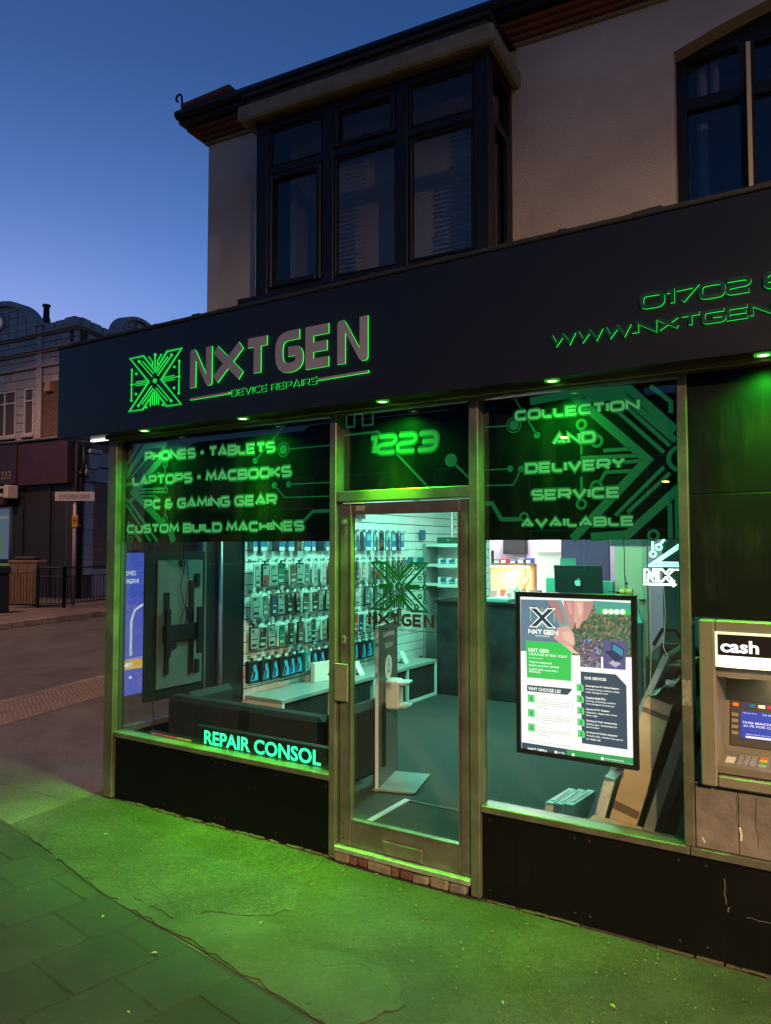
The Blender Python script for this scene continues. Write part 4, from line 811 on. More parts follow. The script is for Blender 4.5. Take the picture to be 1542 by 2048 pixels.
for y in (1300, 1460, 1620): mb.stroke([LZ(655, y - 50), LZ(658, y + 45)], .0012, FB, 0, .002)
mb.build('grey_lettering', pale_i, lbx)
mb = MB()
for x, y in ((188, 1222), (192, 1385), (196, 1546)): q = LZ(x, y); mb.poly([(q[0] - .018, q[1] - .019), (q[0] + .018, q[1] - .019), (q[0] + .018, q[1] + .019), (q[0] - .018, q[1] + .019)], FB, h1=.0016)
for x, y in ((738, 1095), (742, 1222), (748, 1353), (752, 1483), (757, 1612)): q = LZ(x, y); mb.poly([(q[0] - .017, q[1] - .017), (q[0] + .017, q[1] - .017), (q[0] + .017, q[1] + .008), (q[0] + .008, q[1] + .017), (q[0] - .017, q[1] + .017)], FB, h1=.0026)
mb.build('icon_tile', green2, lbx)
mb = MB()
for x, y in ((188, 1222), (192, 1385), (196, 1546), (738, 1095), (742, 1222), (748, 1353), (752, 1483), (757, 1612)):
    q = LZ(x, y); mb.poly([(q[0] - .008, q[1] - .009), (q[0] + .008, q[1] - .009), (q[0] + .004, q[1] - .002)], FB, h1=.0034); mb.disc((q[0] + .001, q[1] + .004), .0045, FB, 0, .0036, 10)
mb.build('icon_mark', ink('icon_dark', (.02, .12, .05)), lbx)
mb = MB(); mb.tube([(1.1, .1, 1.53), (1.11, .1, 2.5)], .0015, 4); mb.tube([(1.59, .1, 1.53), (1.58, .1, 2.5)], .0015, 4); mb.build('hanging_wire', cable_black, lbx)

# neon style sign on clear acrylic
ns = thing('neon_sign', 'white glowing neon sign with part of the X logo hanging at the right window edge', 'neon sign', (1.85, .1, 1.53)); FN = front(.105)
tube_w = glow('white_neon_tube', (.85, 1, .95), 4.0); tube_g = glow('green_white_neon_tube', (.2, 1, .5), 5.0)
MB().box(1.665, 1.862, .112, .118, 1.2, 1.86).build('acrylic_sheet', glass('clear_acrylic', (.85, .95, .92), .06), ns)
def neon(mb, pts, closed=False, r=.0055):
    q = [(x, .104, z) for x, z in pts]
    if closed: q.append(q[0])
    for a, b in zip(q, q[1:]): mb.tube([a, b], r, 6); 
    for a in q: mb.obox(a, (r * .8, r * .8, r * .8))
mb = MB()
neon(mb, [(1.677, 1.598), (1.677, 1.648), (1.69, 1.65), (1.716, 1.617), (1.717, 1.65), (1.73, 1.65), (1.73, 1.597), (1.717, 1.597), (1.693, 1.628), (1.692, 1.598)], True, .0038)
neon(mb, [(1.738, 1.597), (1.738, 1.65), (1.757, 1.65), (1.771, 1.632), (1.785, 1.65), (1.806, 1.65), (1.78, 1.624), (1.806, 1.597), (1.785, 1.597), (1.77, 1.616), (1.756, 1.597)], True, .0038)
neon(mb, [(1.812, 1.65), (1.856, 1.65)], False, .0038); neon(mb, [(1.832, 1.645), (1.832, 1.6)], False, .0038); neon(mb, [(1.676, 1.583), (1.80, 1.583)], False, .005); neon(mb, [(1.795, 1.583), (1.803, 1.59), (1.811, 1.583), (1.803, 1.576)], True, .004); mb.build('neon_letter_tube', tube_w, ns)
mb = MB(); neon(mb, [(1.70, 1.668), (1.835, 1.668), (1.835, 1.79)], False); neon(mb, [(1.70, 1.668), (1.835, 1.765)], False); neon(mb, [(1.733, 1.681), (1.822, 1.681)], False, .004); neon(mb, [(1.733, 1.681), (1.822, 1.744)], False, .004)
neon(mb, [(1.715, 1.785), (1.715, 1.74)], False); 
for c in ((1.716, 1.72), (1.742, 1.752)): neon(mb, [(c[0] + .013 * math.cos(i * math.pi / 4), c[1] + .013 * math.sin(i * math.pi / 4)) for i in range(8)], True, .0038)
neon(mb, [(1.75, 1.765), (1.765, 1.785)], False); mb.build('neon_emblem_tube', tube_g, ns)
mb = MB(); mb.tube([(1.7, .106, 1.58), (1.702, .106, 1.3), (1.69, .106, 1.0)], .0015, 4); mb.tube([(1.76, .106, 1.58), (1.765, .11, 1.45), (1.755, .106, 1.3), (1.78, .106, 1.24)], .0015, 4); mb.build('lead_wire', mat('clear_lead_wire', (.5, .6, .55), .4), ns)

# ------------------------------------------------------------------ cash machine
atm = thing('cash_machine', 'grey cash machine with lit cash header and blue screen beside the right window', 'cash machine', (2.33, .0, .75))
atm_p = mat('taupe_atm_plastic', (.16, .145, .115), .42, var=.08, vscale=14, bump=.04, bscale=200); atm_d = mat('dark_atm_plastic', (.05, .047, .04), .4)
mb = MB(); mb.box(1.928, 1.99, -.03, .06, .752, 1.445, b=.006); mb.box(1.9905, 2.68, -.03, .06, 1.4, 1.445, b=.006); mb.box(1.9905, 2.68, -.026, .06, .752, .80, b=.006); mb.box(2.6805, 2.74, -.03, .06, .752, 1.445, b=.006); mb.build('surround', atm_p, atm)
mb = MB(); mb.box(1.9905, 2.68, -.018, .01, 1.255, 1.399); hd = mb.build('header_housing', atm_d, atm)
mb = MB(); mb.box(1.992, 2.678, -.034, -.019, 1.388, 1.398); mb.box(1.992, 2.0, -.034, -.019, 1.262, 1.3875); mb.box(2.67, 2.678, -.034, -.019, 1.262, 1.3875); mb.box(1.992, 2.678, -.034, -.019, 1.252, 1.2615); mb.build('header_lit_rim', glow('cream_lit_rim', (1, .95, .65), .9), hd)
MB().box(2.001, 2.669, -.024, -.0185, 1.3, 1.3865).build('header_panel', black_gloss, hd); MB().box(2.001, 2.669, -.026, -.0185, 1.262, 1.299).build('header_light_bar', glow('cream_light_bar', (1, 1, .85), 1.6), hd)
mb = MB(); write(mb, 'cash', front(-.0245), 2.012, 1.313, .145, .052, 0, .025); mb.build('header_lettering', glow('white_lit_letters', (1, 1, .97), 1.7), hd)
mb = MB(); mb.box(1.97, 1.99, .0605, .4, .8, 1.25); mb.box(2.68, 2.7, .061, .4, .8, 1.25); mb.box(1.9905, 2.6795, .07, .4, 1.2, 1.25); mb.box(1.9905, 2.6795, .01, .069, 1.205, 1.253); mb.build('recess_lining', atm_p, atm)
mb = MB(); mb.box(2.16, 2.6, .1, .25, 1.194, 1.1995); mb.build('recess_light', glow('yellow_recess_light', (1, .9, .5), 2.2), atm); mb = MB(); mb.box(2.03, 2.11, .03, .06, 1.2, 1.2045); mb.build('recess_slot', glow('dim_slot', (1, .9, .6), .4), atm)
tilt = Vector((0, .25, 1)).normalized(); FA = FR((1.99, .2, .86), (1, 0, 0), tilt)
mb = MB(); mb.poly([(0, -.02), (.69, -.02), (.69, .35), (0, .35)], FA, -.02, 0); mb.build('back_panel', atm_p, atm)
mb = MB(); mb.poly([(.022, .02), (.5, .02), (.5, .215), (.022, .215)], FA, 0, .008); sp = mb.build('screen_surround', atm_d, atm)
mb = MB(); mb.poly([(.062, .055), (.42, .055), (.42, .172), (.062, .172)], FA, .008, .0095); scr = mb.build('screen', glow('blue_screen', (.02, .05, .42), .85), sp)
mb = MB(); write(mb, 'THIS MACHINE WILL CHARGE', FA, .068, .118, .30, .009, .0102, .02); write(mb, '£1.75 FOR CASH WITHDRAWALS', FA, .074, .104, .29, .009, .0102, .02); write(mb, "I'm 24 customers", FA, .15, .158, .1, .008, .0102, .01); write(mb, 'Please insert your card', FA, .085, .07, .1, .006, .0102, .01); write(mb, 'Identity here', FA, .072, .16, .055, .005, .0102, .01)
mb.poly([(.083, .0575), (.19, .0575), (.19, .066), (.083, .066)], FA, h1=.0102); mb.build('screen_text', glow('screen_white', (.75, .8, 1), .9), scr)
mb = MB(); mb.poly([(.215, .058), (.25, .062), (.25, .1), (.21, .094)], FA, h1=.0102); mb.build('screen_picture', glow('screen_cyan_picture', (.3, .6, .75), .8), scr)
cols_ = [(.8, .2, .02), (.03, .05, .25), (.02, .15, .45), (.8, .8, .85), (.4, .03, .12), (.8, .75, .7), (.7, .35, .1)]
for i, c in enumerate(cols_):
    mb = MB(); x = .03 + i * .034
    if i < 3: mb.disc((x + .006, .196), .008, FA, .008, .0095, 14); mb.disc((x + .016, .196), .008, FA, .008, .009, 14)
    else: mb.poly([(x, .189), (x + .027, .189), (x + .027, .203), (x, .203)], FA, .008, .0095)
    mb.build('card_sticker', mat('card_sticker_%d' % i, c, .4), sp)
for k in range(4):
    mb = MB(); z = .066 + k * .026; mb.poly([(.026, z), (.05, z), (.055, z + .0075), (.05, z + .015), (.026, z + .015)], FA, .008, .014); mb.build('screen_button', mat('grey_button', (.22, .2, .17), .4), sp)
FS = FR((1.9905, -.01, .838), (1, 0, 0), (0, 1, .09)); mb = MB(); mb.poly([(0, 0), (.689, 0), (.689, .235), (0, .235)], FS, -.03, 0); sh = mb.build('key_shelf', atm_p, atm)
mb = MB(); mb.poly([(.02, .05), (.055, .05), (.055, .12), (.02, .12)], FS, 0, .003); mb.build('braille_plate', mat('white_plate', (.55, .52, .45), .4), sh)
for r in range(4):
    for c in range(3):
        mb = MB(); u = .066 + c * .024; v = .045 + r * .03; mb.poly([(u, v), (u + .02, v), (u + .02, v + .022), (u, v + .022)], FS, 0, .005); mb.build('key', mat('steel_key', (.5, .48, .42), .3, .6) if 'steel_key' not in D.materials else D.materials['steel_key'], sh)
for r, (n_, c) in enumerate((('grey', (.3, .3, .28)), ('green', (.05, .3, .06)), ('yellow', (.6, .42, .04)), ('orange', (.6, .12, .02)))):
    mb = MB(); v = .045 + r * .03; mb.poly([(.146, v), (.175, v), (.175, v + .022), (.146, v + .022)], FS, 0, .005); mb.build('key', mat(n_ + '_key', c, .4), sh)
mb = MB(); mb.poly([(.195, .05), (.4, .05), (.4, .13), (.195, .13)], FS, 0, .004); mb.build('card_slot', atm_d, sh)
lamp('recess_glow', 'AREA', (2.38, .17, 1.19), .35, (1, .88, .55), atm, (0, 0, 0), size=.4, shape='SQUARE')
lamp('header_glow', 'AREA', (2.33, -.04, 1.258), .12, (1, .9, .6), atm, (R(20), 0, 0), size=.6, size_y=.02, shape='RECTANGLE')
wp = thing('wall_panel', 'glossy black tiled panel above the cash machine lit green from above', 'wall panel', (2.5, .03, 1.45))
for k, (x0, x1) in enumerate(((1.894, 2.6), (2.603, 3.4))):
    for z0, z1 in ((1.452, 1.98), (1.983, 2.511)): mb = MB(); mb.box(x0, x1, .02 + .001 * k, .06, z0, z1, b=.002); mb.build('panel_tile', panel_black, wp)
tp = thing('concrete_panel', 'cracked brown cement panel under the cash machine', 'wall panel', (2.5, .03, .48))
mb = MB(); mb.box(1.894, 2.06, .015, .06, .476, .74, b=.003); mb.box(2.0615, 2.6, .0155, .06, .476, .742, b=.003); mb.box(1.894, 2.6, .008, .06, .7425, .7515, b=.003); mb.build('cement_sheet', mat('stained_cement_sheet', (.14, .125, .11), .8, var=.35, vscale=7, bump=.4, bscale=30), tp)
mb = MB(); pr = random.Random(4)
for x in (2.06, 2.13):
    pts = [(x + pr.uniform(-.006, .006), .72 - i * .025) for i in range(9)]; mb.stroke(pts, .0022, front(.0148), 0, .0003)
mb.build('crack', mat('dark_crack', (.02, .017, .014), .9), tp)
pc = mat('pale_paint_chip', (.55, .52, .48), .7); MB().stroke([(2.066, .59), (2.072, .56), (2.07, .535)], .008, front(.0147), 0, .0003).build('paint_chip', pc, tp); MB().stroke([(1.92, .52), (1.93, .5)], .006, front(.0147), 0, .0003).build('paint_chip', pc, tp)
st = thing('sticker', 'torn foil sticker on the bronze post left of the cash machine', 'sticker', (1.868, -.001, 1.12)); MB().box(1.853, 1.888, -.0015, -.0003, 1.07, 1.18).build('foil', mat('torn_foil', (.35, .33, .3), .35, .4, var=.5, vscale=50), st)

# ------------------------------------------------------------------ shop interior
FZ = .1
inn = thing('shop_interior', 'carpeted shop room with white walls behind the glass', 'room', (0, 3, .1))
MB().box(-1.94, 4, .1, 6.6, .0, FZ).build('carpet_floor', carpet, inn)
MB().box(-1.955, 4, .1, 6.6, 2.75, 2.8).build('ceiling', mat('white_ceiling', (.7, .7, .7), .8), inn)
mb = MB(); mb.box(-2.0, -1.965, 1.361, 6.6, .0, 2.75); mb.build('side_wall', white_pvc, inn)
MB().box(-1.96, 1.4, 6.55, 6.6, .1, 2.75).build('back_wall', lavender, inn)
mb = MB(); mb.box(1.95, 2.0, .42, 6.55, .1, 2.75); mb.box(.74, 1.95, 4.9, 4.95, .1, 2.75); mb.build('dark_wall', dark_wall, inn)
mb = MB(); mb.box(-1.93, -1.42, 5.25, 5.3, .1, 2.75); mb.build('partition_wall', white_pvc, inn)
MB().box(-.56, .02, 5.45, 5.5, .1, 2.75).build('purple_partition', purple, inn)
mb = MB(); mb.box(.4, .72, 4.3, 4.34, .1, 1.76, b=.004); cd = mb.build('cupboard_door', mat('olive_cupboard_door', (.45, .36, .26), .5, var=.06), inn)
mb = MB(); mb.box(.64, .7, 4.27, 4.298, 1.225, 1.24, b=.004); mb.build('handle', grey_metal, cd)
MB().box(.36, .76, 4.29, 4.4, 1.765, 2.2).build('dark_bulkhead', dark_wall, inn)
# ceiling lights
lit = glow('cool_ceiling_panel', (.7, 1, .9), 2.5, False)
for i, (x, y, pw, c, wt) in enumerate(((-.55, 1.5, TEAL_W, TEAL, 'nearest the left window'), (-.6, 3.3, TEAL_W, TEAL, 'over the slat wall'), (1.3, .85, TEAL_W * .9, (.75, 1, .8), 'above the right window'), (.8, 3.4, TEAL_W * .6, TEAL, 'in front of the counter'), (-1.2, 5.9, WHITE_W, (1, .9, .95), 'over the repair bench'))):
    t = thing('ceiling_light', 'square ceiling light panel ' + wt, 'ceiling light', (x, y, 2.74), 'ceiling lights in the shop')
    MB().box(x - .3, x + .3, y - .3, y + .3, 2.73, 2.749).build('diffuser', lit, t); lamp('ceiling_glow', 'AREA', (x, y, 2.72), pw, c, t, (0, 0, 0), size=.6)
# slat wall
sw = thing('slat_wall', 'white slatted display wall full of hanging phone accessories', 'display wall', (-1.95, 3.2, .45))
MB().box(-1.964, -1.956, 1.362, 5.24, .45, 2.72).build('backing', groove, sw)
s0 = MB(); s0.box(-1.9555, -1.942, 1.362, 5.238, 0, .091, b=.003); so = None
for i in range(23):
    if so is None: so = o = s0.build('slat', white_pvc, sw)
    else: o = so.copy(); COL.objects.link(o)
    o.location.z = .452 + i * .098
s0 = MB(); s0.box(-1.94, -1.425, 5.236, 5.249, 0, .091, b=.003); so = None
MB().box(-1.94, -1.425, 5.2495, 5.2499, .45, 2.72).build('backing', groove, sw)
for i in range(23):
    if so is None: so = o = s0.build('slat', white_pvc, sw)
    else: o = so.copy(); COL.objects.link(o)
    o.location.z = .452 + i * .098
# packs of phone accessories on hooks
pr = random.Random(11)
film_gloss = glass('clear_pack_film', (.95, .97, .96), .1, .1, .12)
cols = {'red lower half': (.4, .02, .03), 'black': (.02, .024, .027), 'clear': (.5, .6, .57), 'grey': (.25, .28, .28), 'green': (.03, .26, .14), 'brown': (.26, .12, .07), 'navy': (.03, .06, .2), 'cream': (.62, .54, .38), 'red': (.75, .06, .04), 'white': (.7, .72, .7)}
cm = {k: mat('phone_case_' + k.replace(' ', '_'), c, .25) for k, c in cols.items()}
border = {0: mat('white_card_border', (.8, .82, .8), .4), 1: mat('black_card_border', (.015, .018, .02), .4), 2: mat('brown_card_border', (.16, .07, .05), .5)}
ticket = mat('price_ticket', (.6, .75, .7), .5); blue_fig = mat('bright_blue_print', (.05, .42, .75), .35); pale_blue = mat('pale_blue_print', (.25, .5, .6), .4)
proto = {}
def pack_proto(kind, col, bd):
    k = (kind, col, bd)
    if k in proto: return proto[k]
    parts = []; w_, h_ = (.1, .2) if kind == 'case' else ((.085, .2) if kind == 'card' else (.108, .185))
    FO = FR((0, 0, 0), (0, 1, 0), (0, 0, 1))
    if kind == 'case':
        mb = MB(); mb.box(.0, .012, -w_ / 2, w_ / 2, -h_ - .02, -.02, b=.003); mb.box(.003, .007, -.014, .014, -.0195, .004); parts.append(('backing_card', mb, [border[bd]]))
        mb = MB(); mb.box(.0122, .021, -w_ / 2 + .011, w_ / 2 - .011, -h_ - .01, -.036, b=.006)
        if col == 'red lower half': mb.box(.0213, .0225, -w_ / 2 + .013, w_ / 2 - .013, -h_ - .005, -.13, mi=1)
        parts.append(('phone_case', mb, [cm['clear'] if col == 'red lower half' else cm[col], cm['red']]))
        mb = MB(); mb.box(.0215, .0235, -w_ / 2 + .022, -w_ / 2 + .042, -.07, -.045, b=.004); parts.append(('camera_cutout', mb, [black_gloss if col != 'black' else cm['grey']]))
        mb = MB(); mb.box(.0215, .023, -w_ / 2 + .02, w_ / 2 - .03, -h_ + .012, -h_ + .035); mb.box(.0215, .0228, -w_ / 2 + .02, w_ / 2 - .02, -.13, -.122); parts.append(('printed_label', mb, [paper if col in ('black', 'navy', 'green', 'red', 'brown', 'grey') else border[1]]))
        mb = MB(); mb.box(.024, .0252, -w_ / 2 + .002, w_ / 2 - .002, -h_ - .016, -.024); parts.append(('clear_film', mb, [film_gloss]))
    elif kind == 'card':
        mb = MB(); mb.box(0, .01, -w_ / 2, w_ / 2, -h_ - .01, -.01, b=.002); mb.box(.003, .006, -.012, .012, -.0095, .006); parts.append(('backing_card', mb, [{'blue': blue_ink, 'navy': navy, 'brown': border[2]}[col]]))
        mb = MB(); mb.box(.0102, .0112, -w_ / 2 + .004, w_ / 2 - .004, -h_ - .004, -h_ + .03); parts.append(('white_label', mb, [paper if col == 'blue' else border[1]]))
        mb = MB(); mb.box(.0102, .0115, -w_ / 2 + .012, w_ / 2 - .012, -.1, -.03); parts.append(('printed_picture', mb, [pale_blue if col == 'blue' else navy]))
    else:
        mb = MB(); mb.box(-.02, .03, -w_ / 2, w_ / 2, -h_ - .02, -.02, b=.003); mb.box(.003, .007, -.016, .016, -.0195, .004); parts.append(('carton', mb, [border[1] if col != 'teal' else mat('teal_carton', (.02, .25, .22), .4)]))
        mb = MB(); mb.poly([(-.04, -.185), (.044, -.185), (.044, -.12), (.01, -.07), (-.01, -.11)], FO, .0302, .0312); mb.poly([(-.012, -.06), (.022, -.05), (.035, -.1), (.0, -.105)], FO, .0302, .0314); parts.append(('printed_picture', mb, [blue_fig if col != 'teal' else pale_blue]))
        mb = MB(); mb.poly([(-.03, -.18), (.0, -.175), (.016, -.12), (-.004, -.1), (-.012, -.14)], FO, .0318, .0322); parts.append(('printed_figure', mb, [border[1]]))
    proto[k] = parts; return parts
meshes = {}
def pack(kind, col, bd, y, z, off, rot, tilt, label, grp):
    nm = {'case': 'phone_case_pack', 'card': 'screen_protector_pack', 'box': 'accessory_box'}[kind]
    t = thing(nm, label, {'case': 'phone case', 'card': 'accessory pack', 'box': 'boxed accessory'}[kind], (-1.942 + off, y, z), grp)
    t.rotation_euler = (tilt, 0, rot)
    for pn, mb, mats in pack_proto(kind, col, bd):
        key = (kind, col, bd, pn)
        if key not in meshes:
            o = mb.build(pn, mats); meshes[key] = o.data
        else:
            o = D.objects.new(pn, meshes[key]); COL.objects.link(o)
        o.parent = t
hk = MB(); hk.box(-1.9415, -1.936, -.02, .02, -.012, .02, b=.002); hk.tube([(-1.937, 0, .004), (-1.83, 0, .004), (-1.822, 0, .014)], .0028, 5); hk.box(-1.8215, -1.8195, -.017, .017, -.012, .012, mi=1); hko = None
ordn = ['first', 'second', 'third', 'fourth', 'fifth', 'sixth', 'seventh', 'eighth', 'ninth', 'tenth', 'eleventh', 'twelfth', 'thirteenth', 'fourteenth', 'fifteenth', 'sixteenth', 'seventeenth', 'eighteenth', 'nineteenth', 'twentieth', 'twenty first', 'twenty second']
rown = ['uppermost row', 'blue card row', 'first case row', 'second case row', 'third case row', 'bottom box row']
rowcol = [['navy', 'brown'], ['blue', 'blue', 'navy', 'blue', 'blue', 'brown'], ['clear', 'red lower half', 'clear', 'green', 'brown', 'clear', 'grey', 'clear', 'clear', 'red', 'clear', 'cream', 'black', 'black', 'grey'], ['clear', 'grey', 'navy', 'clear', 'black', 'black', 'brown', 'black', 'cream', 'clear', 'black', 'grey', 'clear', 'white'], ['clear', 'black', 'clear', 'green', 'black', 'brown', 'clear', 'black', 'cream', 'brown', 'black', 'black', 'red', 'red', 'navy'], ['blue print'] * 6 + ['teal'] + ['blue print'] * 3]
ncol = [16, 22, 22, 22, 21, 18]; zz = [2.26, 1.925, 1.63, 1.363, 1.09, .80]
for r in range(6):
    for c in range(ncol[r]):
        y = 1.425 + c * .117 + pr.uniform(-.01, .01) - (.05 if r == 0 else 0)
        if hko is None: hko = h = hk.build('display_hook', [grey_metal, ticket], sw)
        else: h = hko.copy(); COL.objects.link(h)
        h.location = (0, y, zz[r])
        if pr.random() < .03: continue
        col = rowcol[r][c % len(rowcol[r])] if r else rowcol[0][c % 2]; kind = 'case' if 2 <= r <= 4 else ('card' if r < 2 else 'box'); bd = pr.choice((0, 0, 0, 1, 1, 2)) if r > 1 else 0
        look = {'case': '%s phone case in %s bordered pack', 'card': '%s%s card pack', 'box': 'black accessory box%s with %s'}[kind]
        look = look % ((col if col != 'red lower half' else 'half red'), ('white', 'black', 'brown')[bd]) if kind == 'case' else (col + ' printed hanging card pack' if kind == 'card' else ('teal accessory box' if col == 'teal' else 'black accessory box with blue picture'))
        pack(kind, col, bd, y, zz[r], pr.uniform(.03, .085), pr.uniform(-.2, .3), pr.uniform(-.06, .06), '%s, %s from left in the %s' % (look, ordn[c], rown[r]), 'accessory packs hanging on the slat wall')
# small blue pouches further along
for k, (y, z, wt) in enumerate(((4.4, 1.97, 'alone high up near the corner'), (4.1, 1.65, 'lower down, nearer the window'), (4.35, 1.645, 'lower down, nearer the corner'))):
    t = thing('blue_pouch', 'small blue pouch hanging on the slat wall ' + wt, 'pouch', (-1.93, y, z), 'blue pouches on the slat wall')
    mb = MB(); mb.box(-1.92, -1.89, y - .055, y + .055, z - .13, z - .01, b=.01); mb.build('pouch_body', mat('blue_pouch_fabric', (.03, .14, .24), .6), t) if k == 0 else mb.build('pouch_body', D.materials['blue_pouch_fabric'], t)
    mb = MB(); mb.box(-1.907, -1.903, y - .012, y + .012, z - .0095, z + .01); mb.build('hang_tab', paper, t)
# low white bench with black boxes under it
bn = thing('storage_bench', 'low white bench with black storage boxes along the slat wall', 'bench', (-1.73, 2.7, .1))
mb = MB(); mb.box(-1.94, -1.53, 1.37, 4.06, .46, .495, b=.003); mb.build('bench_top', mat('grey_white_laminate', (.34, .37, .36), .4, var=.06), bn); mb = MB(); mb.box(-1.94, -1.535, 1.37, 4.06, .1005, .13); mb.build('bench_base', white_pvc, bn)
for y in (1.39, 2.08, 2.77, 3.42, 4.04): MB().box(-1.93, -1.532, y - .015, y + .015, .131, .459).build('upright', white_pvc, bn)
for y in (1.735, 2.425, 3.095, 3.73): MB().box(-1.92, -1.545, y - .31, y + .295, .132, .45, b=.008).build('storage_box', black_soft, bn)
t = thing('headset_box', 'white product box with a dark gadget picture standing on the bench', 'box', (-1.75, 2.2, .495))
mb = MB(); mb.obox((-1.78, 2.32, .585), (.03, .17, .088), (1, -.25, 0), (.25, 1, 0), b=.002); mb.build('carton', paper, t)
FO = FR((-1.748, 2.32, .585), (.25, 1, 0), (0, 0, 1)); mb = MB(); mb.stroke([(-.01, -.04), (.06, .05)], .03, FO, 0, .0012); mb.disc((.03, -.01), .03, FO, 0, .001, hole=.012); mb.disc((.08, .0), .025, FO, 0, .0013); mb.stroke([(.0, .03), (.09, .06)], .015, FO, 0, .0014); mb.build('printed_picture', border[1], t)
t = thing('blue_box', 'blue and white box at the end of the bench beside the product box', 'box', (-1.7, 2.62, .495)); MB().box(-1.76, -1.68, 2.55, 2.66, .496, .64, b=.003).build('carton', pale_blue, t)
for k, (y, wt) in enumerate(((3.2, 'behind the sanitising station'), (3.62, 'nearer the counter'), (2.75, 'near the door'))):
    t = thing('phone_stand', 'small tilted white phone stand on the bench ' + wt, 'phone stand', (-1.7, y, .495), 'phone stands on the bench')
    mb = MB(); mb.obox((-1.70, y, .555), (.004, .045, .075), (1, 0, .6), (0, 1, 0), (-.6, 0, 1), b=.003); mb.build('phone', paper, t); mb = MB(); mb.tube([(-1.71, y, .56), (-1.76, y, .499)], .006); mb.box(-1.77, -1.68, y - .04, y + .04, .4955, .5); mb.build('stand_leg', black_gloss, t)
# shelf unit by the counter
su = thing('shelf_unit', 'pale shelf unit with small blue boxes behind the counter', 'shelves', (-1.7, 4.7, .1))
mb = MB(); mb.box(-1.935, -1.90, 4.46, 4.78, .1, 1.80); mb.build('upright', mat('grey_shelf_side', (.3, .33, .32), .5), su); MB().box(-1.8995, -1.5, 4.78, 4.80, .1, 1.8).build('back_panel', white_pvc, su)
for z in (1.76, 1.52, 1.29): mb = MB(); mb.box(-1.8995, -1.5, 4.46, 4.7795, z, z + .035, b=.002); mb.box(-1.69, -1.32, 4.36, 4.455, z - .006, z + .036, b=.002); mb.build('shelf', white_pvc, su)
for k, (z, nb) in enumerate(((1.556, 9), (1.327, 8))):
    for i in range(nb):
        x = -1.67 + i * .037; hh = pr.uniform(.045, .075); t = thing('small_box', '%s small %s box in the %s shelf row behind the counter' % (ordn[i], 'blue' if i % 3 else 'white', ('upper', 'lower')[k]), 'box', (x, 4.4, z), 'small boxes on the shelf unit')
        MB().obox((x, 4.41, z + hh / 2), (.015, .04, hh / 2), (1, pr.uniform(-.1, .1), 0), b=.002).build('carton', (blue_ink if i % 3 else paper), t); MB().box(x - .01, x + .01, 4.366, 4.3685, z + .01, z + .02).build('label', paper, t)
t = thing('green_case', 'dark green case lying on top of the shelf unit', 'case', (-1.6, 4.5, 1.795)); MB().box(-1.75, -1.45, 4.47, 4.62, 1.797, 1.87, b=.006).build('case_body', mat('dark_green_plastic', (.02, .1, .06), .4), t); MB().box(-1.62, -1.57, 4.462, 4.4695, 1.83, 1.845).build('latch', grey_metal, t)
# counter
ct = thing('counter', 'dark marbled shop counter at the back of the room', 'counter', (-.5, 4.2, .1))
MB().box(-1.56, .36, 4.1, 4.16, .1005, 1.12, b=.004).build('front_panel', counter_mat, ct); MB().box(-1.57, .37, 4.08, 4.7, 1.1205, 1.155, b=.004).build('counter_top', black_gloss, ct); MB().box(.31, .36, 4.161, 4.7, .1005, 1.12).build('side_panel', counter_mat, ct)
MB().box(-1.14, -1.0, 4.09, 4.0985, .93, .955, b=.002).build('red_strip_light', glow('magenta_strip', (1, .02, .12), 1.2, False), ct)
t = thing('computer', 'dark desktop computer seen from behind with a pale fruit logo on the counter', 'computer', (.06, 4.18, 1.155))
mb = MB(); mb.obox((.065, 4.16, 1.39), (.25, .012, .18), (1, 0, 0), (0, 1, .12), (0, -.12, 1), b=.006); mb.build('screen_back', mat('dark_aluminium', (.03, .05, .05), .35, .5), t)
mb = MB(); mb.box(-.02, .15, 4.13, 4.3, 1.156, 1.165, b=.003); mb.obox((.065, 4.22, 1.26), (.06, .006, .11), (1, 0, 0), (0, 1, -.3), (0, .3, 1)); mb.build('stand', grey_metal, t)
FO = FR((.065, 4.143, 1.39), (1, 0, 0), (0, -.12, 1)); mb = MB()
ap = [(0, .022), (.012, .027), (.024, .024), (.03, .017), (.022, .008), (.022, -.004), (.032, -.012), (.024, -.028), (.013, -.036), (.004, -.033), (-.004, -.033), (-.013, -.036), (-.024, -.027), (-.032, -.008), (-.031, .01), (-.022, .024), (-.01, .026)]
mb.poly(ap, FO, .002, .004); mb.poly([(.0, .03), (.004, .042), (.016, .05), (.014, .036)], FO, .002, .004); mb.build('fruit_logo', mat('pale_logo', (.45, .7, .62), .3), t)
MB().obox((.08, 4.16, 1.215), (.05, .003, .02)).build('sticker', teal_note, t)
for k, (x, wd_, h_, wt) in enumerate(((-.26, .045, .15, 'left of the computer'), (.385, .04, .13, 'right of the computer'))):
    t = thing('teal_box', 'plain teal box standing %s on the counter' % wt, 'box', (x, 4.3, 1.155)); MB().obox((x if k == 0 else .32, 4.32, 1.156 + h_ / 2 + .06), (wd_ + .02, .05, h_ / 2 + .06), b=.003).build('carton', teal_note, t)
t = thing('paper_tray', 'low teal and white tray at the left end of the counter', 'tray', (-.85, 4.2, 1.155)); MB().box(-.96, -.7, 4.12, 4.34, 1.1565, 1.19, b=.003).build('tray', teal_note, t); MB().box(-.94, -.74, 4.14, 4.32, 1.191, 1.2).build('paper', paper, t)
